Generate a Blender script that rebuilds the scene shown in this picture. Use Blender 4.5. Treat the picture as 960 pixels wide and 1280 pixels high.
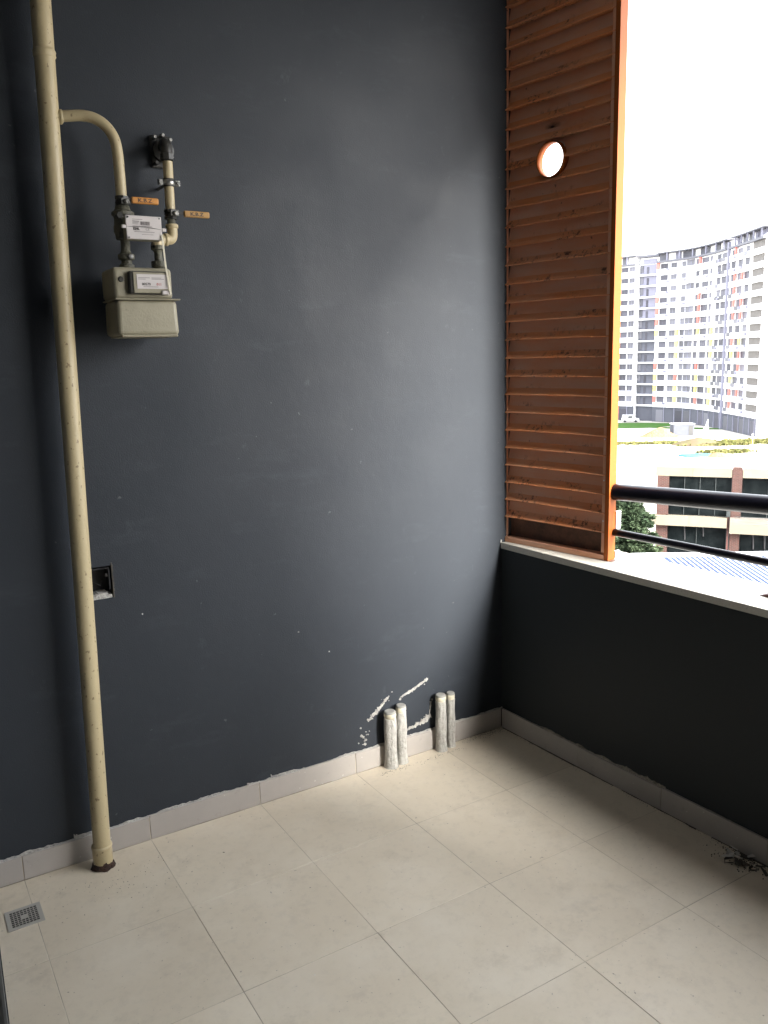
import bpy, bmesh, math, random
from mathutils import Vector, Matrix, noise
random.seed(7)
R = math.radians
SC = bpy.context.scene
for o in list(bpy.data.objects): bpy.data.objects.remove(o)
COL = SC.collection

# ------------------------------------------------------------------ camera
cam_data = bpy.data.cameras.new('camera')
cam = bpy.data.objects.new('camera', cam_data); COL.objects.link(cam)
cr = Vector((0.85110, -0.52450, -0.02640)); cf = Vector((0.51080, 0.83980, -0.18410))
YAW, PITCH, ROLL = 0.5465, -0.1852, -0.0268
cf = Vector((math.sin(YAW)*math.cos(PITCH), math.cos(YAW)*math.cos(PITCH), math.sin(PITCH)))
r0 = Vector((math.cos(YAW), -math.sin(YAW), 0)); u0 = r0.cross(cf)
cr = math.cos(ROLL)*r0 + math.sin(ROLL)*u0; cu = -math.sin(ROLL)*r0 + math.cos(ROLL)*u0
M = Matrix((cr, cu, -cf)).transposed().to_4x4(); M.translation = Vector((-2.289, -2.776, 1.676))
cam.matrix_world = M
cam_data.sensor_fit = 'HORIZONTAL'; cam_data.sensor_width = 36; cam_data.lens = 36*1039.5/960
cam_data.clip_start = 0.05; cam_data.clip_end = 3000
SC.camera = cam

# ------------------------------------------------------------------ sky and sun
SUN_AZ, SUN_EL = 12, 25          # degrees; azimuth from -Y towards +X
sd = Vector((math.sin(R(SUN_AZ))*math.cos(R(SUN_EL)), -math.cos(R(SUN_AZ))*math.cos(R(SUN_EL)), math.sin(R(SUN_EL))))
wd = bpy.data.worlds.new('World'); SC.world = wd; wd.use_nodes = True
nt = wd.node_tree; nt.nodes.clear()
wo = nt.nodes.new('ShaderNodeOutputWorld'); bg = nt.nodes.new('ShaderNodeBackground')
sky = nt.nodes.new('ShaderNodeTexSky'); sky.sky_type = 'NISHITA'; sky.sun_disc = False
sky.sun_elevation = R(SUN_EL); sky.sun_rotation = math.atan2(sd.x, sd.y)
sky.air_density = 1.2; sky.dust_density = 6.0; sky.ozone_density = 1.0
hs = nt.nodes.new('ShaderNodeHueSaturation'); hs.inputs['Saturation'].default_value = 0.30
mx = nt.nodes.new('ShaderNodeMix'); mx.data_type = 'RGBA'; mx.inputs[0].default_value = 0.6
mx.inputs[7].default_value = (5.2, 5.4, 5.7, 1)          # the even white of the cloud sheet
nt.links.new(sky.outputs[0], hs.inputs['Color']); nt.links.new(hs.outputs[0], mx.inputs[6])
nt.links.new(mx.outputs[2], bg.inputs[0]); bg.inputs[1].default_value = 0.105
nt.links.new(bg.outputs[0], wo.inputs[0])
sl = bpy.data.lights.new('sun', 'SUN'); sl.energy = 1.5; sl.angle = R(20); sl.color = (1, .96, .90)
so = bpy.data.objects.new('sun', sl); COL.objects.link(so); so.location = (5, -5, 20)
so.rotation_euler = sd.to_track_quat('Z', 'Y').to_euler()
SC.view_settings.view_transform = 'Standard'; SC.view_settings.look = 'None'
SC.view_settings.exposure = 3.8; SC.view_settings.gamma = 1
SC.render.engine = 'CYCLES'; SC.render.resolution_x = 768; SC.render.resolution_y = 1024
SC.cycles.max_bounces = 10; SC.cycles.diffuse_bounces = 6

# ------------------------------------------------------------------ materials
def srgb(r, g, b):
    f = lambda c: ((c/255+0.055)/1.055)**2.4 if c/255 > 0.04045 else c/255/12.92
    return (f(r), f(g), f(b), 1)
class Mat:
    def __init__(s, name, col, rough=.6, metal=0, spec=.5):
        s.m = bpy.data.materials.new(name); s.m.use_nodes = True; s.t = s.m.node_tree
        s.b = s.t.nodes['Principled BSDF']; s.col = tuple(col)[:3]+(1,)
        s.b.inputs['Base Color'].default_value = s.col; s.b.inputs['Roughness'].default_value = rough
        s.b.inputs['Metallic'].default_value = metal; s.b.inputs['Specular IOR Level'].default_value = spec
        s.out = None; s.tc = s.t.nodes.new('ShaderNodeTexCoord'); s.h = None
    def n(s, k, **kw):
        nd = s.t.nodes.new(k)
        for a, v in kw.items(): setattr(nd, a, v)
        return nd
    def coord(s, kind='Object', scale=(1, 1, 1), rnd=False):
        mp = s.n('ShaderNodeMapping'); mp.inputs['Scale'].default_value = scale
        s.t.links.new(s.tc.outputs[kind], mp.inputs[0])
        if rnd:
            oi = s.n('ShaderNodeObjectInfo'); ml = s.n('ShaderNodeMath', operation='MULTIPLY'); ml.inputs[1].default_value = 57
            s.t.links.new(oi.outputs['Random'], ml.inputs[0]); s.t.links.new(ml.outputs[0], mp.inputs['Location'])
        return mp.outputs[0]
    def noise(s, scale=10, detail=4, rough=.6, vec=None, lo=.35, hi=.65):
        t = s.n('ShaderNodeTexNoise'); t.inputs['Scale'].default_value = scale
        t.inputs['Detail'].default_value = detail; t.inputs['Roughness'].default_value = rough
        s.t.links.new(vec if vec else s.coord(), t.inputs['Vector'])
        mr = s.n('ShaderNodeMapRange'); mr.inputs[1].default_value = lo; mr.inputs[2].default_value = hi
        s.t.links.new(t.outputs[0], mr.inputs[0]); return mr.outputs[0]
    def mul(s, a, b, op='MULTIPLY'):
        m = s.n('ShaderNodeMath', operation=op)
        for i, v in enumerate((a, b)):
            if isinstance(v, (int, float)): m.inputs[i].default_value = v
            else: s.t.links.new(v, m.inputs[i])
        return m.outputs[0]
    def mix(s, fac, col, amt=1):
        m = s.n('ShaderNodeMix', data_type='RGBA')
        s.t.links.new(s.mul(fac, amt), m.inputs[0])
        if s.out: s.t.links.new(s.out, m.inputs[6])
        else: m.inputs[6].default_value = s.col
        m.inputs[7].default_value = tuple(col)[:3]+(1,)
        s.out = m.outputs[2]; s.t.links.new(s.out, s.b.inputs['Base Color']); return s
    def rough(s, fac, a, b):
        mr = s.n('ShaderNodeMapRange'); mr.inputs[3].default_value = a; mr.inputs[4].default_value = b
        s.t.links.new(fac, mr.inputs[0]); s.t.links.new(mr.outputs[0], s.b.inputs['Roughness']); return s
    def bump(s, fac, dist=.002, strength=1):
        b = s.n('ShaderNodeBump'); b.inputs['Distance'].default_value = dist; b.inputs['Strength'].default_value = strength
        s.t.links.new(fac, b.inputs['Height'])
        if s.h: s.t.links.new(s.h, b.inputs['Normal'])
        s.h = b.outputs[0]; s.t.links.new(s.h, s.b.inputs['Normal']); return s
    def randcol(s, amt=.1):
        oi = s.n('ShaderNodeObjectInfo'); hsv = s.n('ShaderNodeHueSaturation')
        mr = s.n('ShaderNodeMapRange'); mr.inputs[3].default_value = 1-amt; mr.inputs[4].default_value = 1+amt
        s.t.links.new(oi.outputs['Random'], mr.inputs[0]); s.t.links.new(mr.outputs[0], hsv.inputs['Value'])
        if s.out: s.t.links.new(s.out, hsv.inputs['Color'])
        else: hsv.inputs['Color'].default_value = s.col
        s.out = hsv.outputs[0]; s.t.links.new(s.out, s.b.inputs['Base Color']); return s
MT = {}
def mat(k, *a, **kw):
    x = Mat(k, *a, **kw); MT[k] = x.m; return x

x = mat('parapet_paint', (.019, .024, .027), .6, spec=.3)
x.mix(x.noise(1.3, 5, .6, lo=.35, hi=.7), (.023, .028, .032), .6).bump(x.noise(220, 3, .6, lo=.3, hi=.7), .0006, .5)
x = mat('slate_paint', (.0255, .0308, .0392), .58, spec=.30)
x.mix(x.noise(1.3, 5, .6, lo=.35, hi=.7), (.031, .0368, .0455), .8).mix(x.noise(60, 3, .7, x.coord(scale=(1, 1, .35)), .62, .75), (.05, .056, .066), .35)
x.mix(x.noise(2.4, 6, .7, x.coord(scale=(1, 1, 3.2)), .56, .74), (.055, .063, .075), .40).mix(x.noise(9, 5, .75, x.coord(scale=(1, 1, .6)), .64, .74), (.09, .098, .11), .30).mix(x.noise(28, 2, .5, lo=.745, hi=.77), (.2, .2, .2), .3)
x.bump(x.noise(220, 3, .6, lo=.3, hi=.7), .0006, .5).bump(x.noise(5, 3, .5, lo=.2, hi=.8), .004, .5)
x.rough(x.noise(3, 4, .6), .52, .64)
x = mat('tile', (.69, .615, .49), .40)
x.mix(x.noise(2.2, 5, .6, x.coord('Object', rnd=True)), (.63, .555, .435), .8).mix(x.noise(35, 5, .7, x.coord('Object', rnd=True), .5, .8), (.40, .36, .30), .3)
x.mix(x.noise(7, 6, .7, x.coord('Object', rnd=True), .60, .78), (.33, .29, .24), .35).mix(x.noise(90, 2, .5, x.coord('Object', rnd=True), .72, .76), (.16, .13, .11), .7)
gm_ = x.n('ShaderNodeNewGeometry')
x.mix(x.noise(2.6, 6, .65, gm_.outputs['Position'], .48, .72), (.75, .69, .58), .6).mix(x.noise(5.5, 6, .75, gm_.outputs['Position'], .56, .74), (.40, .345, .27), .38)
x.randcol(.03).rough(x.noise(8, 4, .6, x.coord('Object', rnd=True)), .34, .6).bump(x.noise(14, 4, .6), .0006, .4)
x = mat('grout', (.34, .30, .235), .9); x.mix(x.noise(6, 4, .6, lo=.42, hi=.6), (.54, .49, .39), .95)
x = mat('skirting', (.43, .40, .37), .45)
x.mix(x.noise(6, 5, .6, x.coord(rnd=True)), (.38, .355, .33), .8).mix(x.noise(90, 2, .5, x.coord(rnd=True), .74, .76), (.7, .7, .68), .8).mix(x.noise(25, 4, .6, x.coord(rnd=True), .62, .8), (.25, .22, .19), .5).randcol(.05)
x = mat('plaster', (.50, .49, .46), .95); x.mix(x.noise(60, 4), (.32, .31, .29), .7).mix(x.noise(35, 4, .7, lo=.52, hi=.66), (.10, .11, .12), .6).bump(x.noise(150, 3), .002, .8)
x = mat('plaster_dirty', (.42, .39, .33), .95); x.mix(x.noise(60, 4), (.09, .08, .07), .7).bump(x.noise(150, 3), .002, .8)
x = mat('cream_pipe', (.52, .435, .265), .42)
x.mix(x.noise(5, 4, .6, x.coord(scale=(1, 1, .4))), (.44, .365, .215), .7).mix(x.noise(85, 2, .5, x.coord(scale=(1, 1, .7)), .655, .705), (.17, .12, .065), .75).mix(x.noise(17, 5, .7, lo=.62, hi=.78), (.30, .24, .15), .5)
x.bump(x.noise(50, 3), .0008, .5)
x = mat('rust', (.075, .035, .022), .9); x.mix(x.noise(70, 5), (.022, .014, .012), .9).bump(x.noise(90, 4), .004, 1)
x = mat('meter_paint', (.31, .285, .205), .42); x.mix(x.noise(14, 4), (.265, .243, .175), .8).mix(x.noise(60, 3, .6, lo=.68, hi=.76), (.14, .12, .08), .5).bump(x.noise(130, 2), .0004, .5)
x = mat('dark_fitting', (.026, .026, .025), .42); x.mix(x.noise(40, 3), (.06, .056, .048), .6)
x = mat('olive_fitting', (.115, .112, .078), .5); x.mix(x.noise(50, 4), (.045, .043, .032), .7).bump(x.noise(90, 3), .002, .6)
x = mat('zinc', (.46, .46, .44), .32, metal=.85); x.mix(x.noise(60, 3), (.3, .3, .29), .6)
x = mat('zinc_dull', (.25, .25, .24), .45, metal=.7); x.mix(x.noise(60, 3), (.12, .12, .12), .6)
x = mat('handle_orange', (.60, .255, .05), .45); x.mix(x.noise(60, 4, lo=.5, hi=.75), (.33, .17, .06), .7)
x = mat('handle_ochre', (.42, .235, .07), .5); x.mix(x.noise(60, 4, lo=.5, hi=.75), (.25, .14, .05), .7)
x = mat('label_white', (.60, .56, .55), .5); x.mix(x.noise(14, 3), (.54, .51, .50), .8)
x = mat('ink', (.035, .03, .03), .7)
x = mat('ink_grey', (.24, .22, .22), .7)
x = mat('ink_red', (.45, .10, .10), .7)
x = mat('window_frame_dark', (.05, .048, .042), .35)
x = mat('black_plastic', (.010, .010, .012), .55)
x = mat('foam', (.47, .46, .43), .75)
x.mix(x.noise(22, 5, .7, x.coord(scale=(1, 1, .35))), (.60, .59, .55), .8).mix(x.noise(50, 5, .7, lo=.5, hi=.7), (.26, .25, .22), .7).bump(x.noise(55, 5, .7, x.coord(scale=(1, 1, .5))), .006, .9)
x = mat('cap_ivory', (.74, .70, .56), .55); x.mix(x.noise(60, 3), (.42, .38, .28), .5)
x = mat('cap_grey', (.27, .27, .25), .7)
x = mat('rubble_pale', (.75, .73, .68), .9); x.mix(x.noise(40, 3), (.3, .28, .25), .6).randcol(.3)
x = mat('rubble_dark', (.10, .088, .072), .9); x.mix(x.noise(40, 3), (.04, .035, .03), .6)
x = mat('panel_orange', (.31, .078, .013), .5, spec=.2); x.mix(x.noise(6, 4, .6, x.coord(scale=(1, 1, .4))), (.27, .066, .011), .6).mix(x.noise(70, 2, .5, lo=.735, hi=.76), (.25, .10, .04), .6)
def slat_mat(name, base, dusty, amt):
    x = mat(name, base, .6, spec=.3)
    x.mix(x.noise(5, 4, .6, x.coord(rnd=True, scale=(1, 1, 3))), dusty, amt)
    # scuffs where the paint has worn along the ledge of each slat (local z just above its lip)
    sep = x.n('ShaderNodeSeparateXYZ'); x.t.links.new(x.tc.outputs['Object'], sep.inputs[0])
    lm = x.n('ShaderNodeMapRange'); lm.inputs[1].default_value = .048; lm.inputs[2].default_value = .020; x.t.links.new(sep.outputs[2], lm.inputs[0])
    zone = x.noise(5.5, 2, .5, x.coord(rnd=True), .52, .62)
    sp = x.noise(60, 4, .75, x.coord(rnd=True, scale=(1, 1, .6)), .52, .60)
    x.mix(x.mul(x.mul(zone, sp), lm.outputs[0]), (.045, .030, .028), .85)
    x.mix(x.noise(40, 2, .5, x.coord(rnd=True), .74, .77), (.06, .04, .035), .7)
    x.bump(x.noise(40, 3, .5, x.coord(rnd=True)), .0005, .4)
    return x
slat_mat('slat_brown', (.70, .34, .20), (.66, .43, .32), .75)
slat_mat('slat_ledge', (.72, .28, .11), (.64, .35, .22), .7)
x = mat('sheet_shade', (.16, .075, .045), .8); x.mix(x.noise(18, 5, .7), (.05, .03, .022), .8)  # shade of the bottom recess put into the sheet's dark brown colour
x = mat('sill_stone', (.56, .55, .50), .5); x.mix(x.noise(120, 3, .7, lo=.45, hi=.7), (.42, .40, .36), .5).mix(x.noise(7, 4), (.50, .48, .43), .6).mix(x.noise(200, 2, .5, lo=.66, hi=.7), (.2, .19, .18), .5).bump(x.noise(90, 3), .0006, .5)
x = mat('rail_black', (.003, .003, .007), .30, spec=.25); x.mix(x.noise(30, 3), (.008, .008, .012), .5)
x = mat('bracket_brown', (.11, .035, .028), .6); x.mix(x.noise(60, 4), (.04, .02, .018), .8)
x = mat('plain_grey', (.28, .27, .25), .8); x.mix(x.noise(4, 3), (.24, .23, .22), .7)
x = mat('ceiling_paint', (.22, .215, .21), .9); x.mix(x.noise(4, 3), (.19, .185, .18), .7)
x = mat('door_frame', (.045, .047, .05), .5); x.mix(x.noise(30, 3), (.07, .075, .07), .5)
# far
x = mat('tower_white', (.80, .80, .80), .8); x.mix(x.noise(.25, 4), (.74, .74, .75), .7)
x = mat('tower_grey', (.085, .088, .11), .8); x.mix(x.noise(.3, 4), (.07, .073, .09), .7)
x = mat('tower_pale', (.18, .18, .23), .8); x.mix(x.noise(.3, 4), (.16, .16, .205), .7)
x = mat('tower_base', (.07, .073, .09), .8); x.mix(x.noise(.3, 4), (.055, .058, .073), .7)
x = mat('tower_glass', (.060, .059, .074), .35, spec=.3); x.randcol(.35)
x = mat('tower_glass_pale', (.10, .10, .115), .4, spec=.3); x.randcol(.35)
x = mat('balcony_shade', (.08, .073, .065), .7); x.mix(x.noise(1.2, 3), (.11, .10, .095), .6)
x = mat('tower_red', (.50, .12, .095), .6); x.randcol(.12)
x = mat('tower_yellow', (.60, .54, .14), .6); x.randcol(.08)
x = mat('roof_slate', (.08, .082, .10), .7); x.mix(x.noise(.5, 3), (.11, .11, .125), .6)
x = mat('ground', (.40, .38, .35), .95, spec=.2)
x.mix(x.noise(.03, 6, .6, x.coord('Object')), (.28, .26, .23), .7).mix(x.noise(.12, 7, .75, x.coord('Object'), .58, .70), (.13, .115, .085), .7).bump(x.noise(.8, 4), .2, .6)
x = mat('pavement', (.25, .215, .205), .95, spec=.2); x.mix(x.noise(.3, 5), (.19, .165, .155), .6)
x = mat('lawn', (.035, .095, .017), .95, spec=.1); x.mix(x.noise(.6, 4), (.027, .07, .014), .8).mix(x.noise(3, 4), (.06, .105, .027), .4)
x = mat('scrub', (.085, .10, .03), .95, spec=.05); x.mix(x.noise(.7, 4, .7), (.15, .125, .06), .8).randcol(.1)
x = mat('scrub_brown', (.10, .072, .05), .95, spec=.1); x.mix(x.noise(.6, 4, .7), (.075, .08, .03), .7)
x = mat('sand', (.21, .15, .085), .95, spec=.1); x.mix(x.noise(.8, 4), (.15, .105, .06), .7).bump(x.noise(2, 4), .2, .8)
x = mat('tarp_blue', (.04, .14, .24), .8, spec=.1); x.mix(x.noise(1.0, 4), (.08, .18, .26), .7)
x = mat('container_grey', (.075, .08, .095), .7, spec=.2); x.mix(x.noise(1, 3), (.06, .065, .08), .6)
x = mat('tower_red2', (.5, .08, .06), .6)
x = mat('van_white', (.7, .7, .72), .35); x.mix(x.noise(2, 2), (.62, .62, .65), .5)
x = mat('tyre', (.02, .02, .02), .8)
x = mat('cream_render', (.175, .155, .118), .85, spec=.1); x.mix(x.noise(.7, 5, .6, x.coord(scale=(1, 1, 2))), (.15, .13, .098), .7).randcol(.03)
x = mat('plank_grey', (.15, .13, .11), .85); x.mix(x.noise(1, 3, .5, x.coord(scale=(1, 1, 20))), (.11, .095, .08), .8)
x = mat('glass_dark', (.003, .0042, .0046), .12, spec=.12); x.mix(x.noise(.9, 4, .6), (.010, .0125, .013), .8).bump(x.noise(.7, 2), .02, .5)
x = mat('mullion', (.035, .04, .04), .6, spec=.2)
x = mat('dark_metal', (.03, .03, .03), .5)
x = mat('white_metal', (.75, .75, .78), .5); x.mix(x.noise(3, 3), (.68, .68, .71), .5)
x = mat('roof_blue', (.042, .055, .095), .9, spec=.0); x.mix(x.noise(1.5, 4, .6), (.053, .068, .115), .7).randcol(.07)
x = mat('bark', (.07, .05, .035), .95); x.mix(x.noise(6, 4), (.03, .022, .016), .8)
x = mat('needles', (.024, .042, .022), .8, spec=.1); x.mix(x.noise(1.1, 4, .6), (.055, .076, .04), .9).mix(x.noise(9, 3, .6, lo=.55, hi=.75), (.10, .12, .075), .6)
x = mat('brick', (.26, .085, .060), .9, spec=.1)
br = x.n('ShaderNodeTexBrick'); br.inputs['Scale'].default_value = 1
br.inputs['Brick Width'].default_value = .24; br.inputs['Row Height'].default_value = .085; br.inputs['Mortar Size'].default_value = .012
br.inputs['Color1'].default_value = (.068, .030, .024, 1); br.inputs['Color2'].default_value = (.045, .022, .019, 1); br.inputs['Mortar'].default_value = (.085, .065, .058, 1)
mp = x.n('ShaderNodeMapping'); mp.inputs['Rotation'].default_value = (R(90), 0, 0)
x.t.links.new(x.tc.outputs['Object'], mp.inputs[0]); x.t.links.new(mp.outputs[0], br.inputs['Vector']); x.t.links.new(br.outputs[0], x.b.inputs['Base Color'])

# ------------------------------------------------------------------ mesh helpers
class MB:
    def __init__(s): s.v = []; s.f = []; s.sm = []
    def add(s, vs, fs, smooth=False):
        n = len(s.v); s.v += [tuple(v) for v in vs]; s.f += [tuple(i+n for i in f) for f in fs]; s.sm += [smooth]*len(fs); return s
    def hexa(s, p):   # 8 points: bottom ring 0-3 (ccw), top ring 4-7
        return s.add(p, [(3, 2, 1, 0), (4, 5, 6, 7), (0, 1, 5, 4), (1, 2, 6, 5), (2, 3, 7, 6), (3, 0, 4, 7)])
    def box(s, x0, x1, y0, y1, z0, z1):
        return s.hexa([(x0, y0, z0), (x1, y0, z0), (x1, y1, z0), (x0, y1, z0), (x0, y0, z1), (x1, y0, z1), (x1, y1, z1), (x0, y1, z1)])
    def tube(s, pts, rad, seg=20, cap=True, smooth=True):
        pts = [Vector(p) for p in pts]; rs = rad if isinstance(rad, (list, tuple)) else [rad]*len(pts)
        n0 = None; rings = []
        for i, p in enumerate(pts):
            t = ((pts[i+1]-p) if i == 0 else (p-pts[i-1]) if i == len(pts)-1 else (pts[i+1]-pts[i-1])).normalized()
            if n0 is None: n0 = t.orthogonal().normalized()
            n0 = (n0-t*n0.dot(t)).normalized(); b = t.cross(n0)
            rings.append([p+rs[i]*(math.cos(2*math.pi*k/seg)*n0+math.sin(2*math.pi*k/seg)*b) for k in range(seg)])
        vs = [v for r_ in rings for v in r_]; fs = []
        for i in range(len(pts)-1):
            for k in range(seg):
                a = i*seg+k; b_ = i*seg+(k+1) % seg; fs.append((a, b_, b_+seg, a+seg))
        s.add(vs, fs, smooth)
        if cap:
            s.add(rings[0], [tuple(range(seg))[::-1]]); s.add(rings[-1], [tuple(range(seg))])
        return s
    def lathe(s, prof, c=(0, 0, 0), seg=24, axis='z', smooth=False):   # prof: (radius, height)
        vs = []; fs = []
        for r_, h in prof:
            for k in range(seg):
                a = 2*math.pi*k/seg; q = (r_*math.cos(a), r_*math.sin(a), h)
                if axis == 'y': q = (q[0], h, q[1])
                if axis == 'x': q = (h, q[0], q[1])
                vs.append((q[0]+c[0], q[1]+c[1], q[2]+c[2]))
        for i in range(len(prof)-1):
            for k in range(seg):
                a = i*seg+k; b = i*seg+(k+1) % seg; fs.append((a, b, b+seg, a+seg))
        return s.add(vs, fs, smooth)
    def build(s, name, m, parent=None, bevel=0, bseg=2, smooth=None):
        me = bpy.data.meshes.new(name); me.from_pydata(s.v, [], s.f); me.update()
        me.polygons.foreach_set('use_smooth', s.sm)
        bm = bmesh.new(); bm.from_mesh(me)
        bmesh.ops.recalc_face_normals(bm, faces=bm.faces[:]) if len(bm.faces) < 20000 else None
        if bevel:
            bmesh.ops.bevel(bm, geom=[e for e in bm.edges if e.calc_face_angle(0) > .6], offset=bevel, segments=bseg, affect='EDGES', profile=.5, clamp_overlap=True)
        bm.to_mesh(me); bm.free()
        if smooth: me.polygons.foreach_set('use_smooth', [True]*len(me.polygons)); 
        o = bpy.data.objects.new(name, me); COL.objects.link(o)
        if m: me.materials.append(MT[m])
        if parent: o.parent = parent
        return o
def tag(o, label=None, cat=None, group=None, kind=None):
    for k, v in (('label', label), ('category', cat), ('group', group), ('kind', kind)):
        if v: o[k] = v
    return o
def empty(name, label, cat, loc=(0, 0, 0), group=None, kind=None, rz=0):
    o = bpy.data.objects.new(name, None); COL.objects.link(o); o.location = loc; o.rotation_euler.z = rz
    o.empty_display_size = .1
    return tag(o, label, cat, group, kind)
def part(name, me, m, parent, loc=(0, 0, 0), rz=0):   # object sharing a mesh
    o = bpy.data.objects.new(name, me); COL.objects.link(o); o.parent = parent; o.location = loc; o.rotation_euler.z = rz
    return o
def boxpart(name, m, parent, x0, x1, y0, y1, z0, z1, bevel=0):
    return MB().box(x0, x1, y0, y1, z0, z1).build(name, m, parent, bevel)

# ------------------------------------------------------------------ balcony: floor
WA = 0.0348
wv = Vector((math.sin(WA), -math.cos(WA), 0)); nv = Vector((math.cos(WA), math.sin(WA), 0))
def W(s, o, z): return s*wv + o*nv + Vector((0, 0, z))       # along the parapet, outward, up
WROT = -math.pi/2 + WA     # an object's local x -> along the parapet, local y -> outward
TS = .422; C3 = -.774; R1 = .4564
XL, YB, ZC = -2.235, -4.60, 3.12      # left wall plane, far end wall plane, ceiling
ROOMX = -5.2
fl = tag(MB().box(ROOMX-.1, .28, YB-.1, .1, -.16, -.0008).build('floor', 'grout'), 'pale beige tiled balcony floor with thin grout joints, dusty and scuffed', None, None, 'structure')
def wall_x(y): return -y*math.tan(WA)   # inner face of the parapet wall at y
xs = [C3+(k-3)*TS for k in range(-8, 5)]; xs = xs + [None]
ys = [-.012, -R1] + [-R1-TS*k for k in range(1, 11)] + [YB]
ys = [y for y in ys if y >= YB]
gap = .0009
for j in range(len(ys)-1):
    for i in range(len(xs)-1):
        x0 = xs[i]; ya, yb = ys[j], ys[j+1]
        last = xs[i+1] is None
        xa, xb = x0+gap, (xs[i+1]-gap if not last else None)
        if xb is not None and xb < ROOMX: continue
        p = [(xa, yb+gap), (xb if xb else wall_x(yb)-.012, yb+gap), (xb if xb else wall_x(ya)-.012, ya-gap), (xa, ya-gap)]
        cxm = sum(q[0] for q in p)/4; cym = sum(q[1] for q in p)/4
        dz = random.uniform(-.0004, .0004)
        o = MB().hexa([(q[0]-cxm, q[1]-cym, -.0075) for q in p]+[(q[0]-cxm, q[1]-cym, 0) for q in p]).build('floor_tile', 'tile', fl, .0005, 1)
        o.location = (cxm, cym, dz)

# ------------------------------------------------------------------ walls
# back wall with the hole of the junction box
HX0, HX1, HZ0, HZ1 = -1.765, -1.668, .905, 1.016
b = MB()
gx = [ROOMX, HX0, HX1, .07]; gz = [-.16, HZ0, HZ1, ZC]
for i in range(3):
    for j in range(3):
        if i == 1 and j == 1: continue
        b.add([(gx[i], 0, gz[j]), (gx[i+1], 0, gz[j]), (gx[i+1], 0, gz[j+1]), (gx[i], 0, gz[j+1])], [(0, 1, 2, 3)])
hd = .055
b.add([(HX0, 0, HZ0), (HX1, 0, HZ0), (HX1, hd, HZ0), (HX0, hd, HZ0), (HX0, 0, HZ1), (HX1, 0, HZ1), (HX1, hd, HZ1), (HX0, hd, HZ1)],
      [(0, 1, 2, 3), (4, 7, 6, 5), (0, 3, 7, 4), (1, 5, 6, 2), (3, 2, 6, 7)])
b.add([(ROOMX, .2, -.16), (.07, .2, -.16), (.07, .2, ZC), (ROOMX, .2, ZC)], [(3, 2, 1, 0)])
b.add([(.07, 0, -.16), (.07, .2, -.16), (.07, .2, ZC), (.07, 0, ZC)], [(0, 1, 2, 3)])
b.add([(ROOMX, 0, ZC), (.07, 0, ZC), (.07, .2, ZC), (ROOMX, .2, ZC)], [(0, 1, 2, 3)])
bw = b.build('back_wall', 'slate_paint')
tag(bw, 'dark slate grey painted back wall behind the riser pipe and gas meter', 'wall')
for me_f in bw.data.polygons: pass
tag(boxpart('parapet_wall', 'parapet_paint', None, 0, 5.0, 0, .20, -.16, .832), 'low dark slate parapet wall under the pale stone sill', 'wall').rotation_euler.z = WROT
tag(boxpart('opening_pier', 'slate_paint', None, 3.30, 5.0, 0, .20, .833, ZC), 'dark wall closing the far end of the balcony opening', 'wall').rotation_euler.z = WROT
tag(boxpart('left_wall', 'slate_paint', None, XL-.2, XL, -1.80, -.001, 0, ZC), 'dark wall at the left edge beside the floor drain', 'wall')
tag(boxpart('end_wall', 'slate_paint', None, ROOMX, .30, YB-.15, YB, 0, ZC), 'dark end wall of the balcony behind the viewer', 'wall')
tag(boxpart('room_wall', 'plain_grey', None, ROOMX-.15, ROOMX, YB, 0, 0, ZC), 'plain grey wall of the room behind the doorway', 'wall')
tag(boxpart('ceiling', 'ceiling_paint', None, ROOMX-.15, .48, YB-.15, .2, ZC, ZC+.2), 'grey balcony ceiling slab above the orange screen', None, None, 'structure')  # unseen outer overhang added to block high sky and darken the upper wall
dj = empty('door_frame', 'dark door jamb, out of focus at the lower left edge of the view', 'door frame', (XL, -1.80, 0))
boxpart('jamb', 'door_frame', dj, -.205, -.004, -.055, 0, 0, 2.2, .004)
boxpart('stop_strip', 'door_frame', dj, -.12, -.09, -.075, -.055, 0, 2.2, .002)
# ragged plaster patches, white scratches on the back wall
def blob_path(pts, wfun, name, m, parent, y=-.0025, jag=.35, seed=0, th=.0025):
    rnd = random.Random(seed); up = []; dn = []
    pts = [Vector((p[0], 0, p[1])) for p in pts]
    L = sum((pts[i+1]-pts[i]).length for i in range(len(pts)-1)); n = max(6, int(L/.006)); out = []
    for k in range(n+1):
        d = L*k/n; i = 0
        while i < len(pts)-2 and d > (pts[i+1]-pts[i]).length: d -= (pts[i+1]-pts[i]).length; i += 1
        sg = pts[i+1]-pts[i]; p = pts[i]+sg.normalized()*min(d, sg.length); nn = Vector((-sg.z, 0, sg.x)).normalized()
        w_ = wfun(k/n)
        out.append((p+nn*w_*(1+rnd.uniform(-jag, jag)), p-nn*w_*(1+rnd.uniform(-jag, jag))))
    b = MB()
    for i in range(n):
        a, c = out[i], out[i+1]
        q = [a[1], c[1], c[0], a[0]]
        b.hexa([(v.x, 0, v.z) for v in q]+[(v.x*.999+q[0].x*.001, y, v.z) for v in q])
    return b.build(name, m, parent)
swell = lambda w_: (lambda t: w_*(.25+math.sin(math.pi*min(1, max(0, t)))**.7))
blob_path([(-.705, .205), (-.655, .245), (-.600, .292)], swell(.0065), 'plaster_patch', 'plaster', bw, seed=1, jag=.6)
blob_path([(-.545, .272), (-.49, .288), (-.415, .318)], swell(.0045), 'plaster_patch', 'plaster', bw, seed=2, jag=.5)
blob_path([(-.425, .315), (-.405, .322)], swell(.006), 'plaster_patch', 'plaster', bw, seed=3)
blob_path([(-.552, .262), (-.541, .266)], swell(.004), 'plaster_patch', 'plaster', bw, seed=4)
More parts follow.
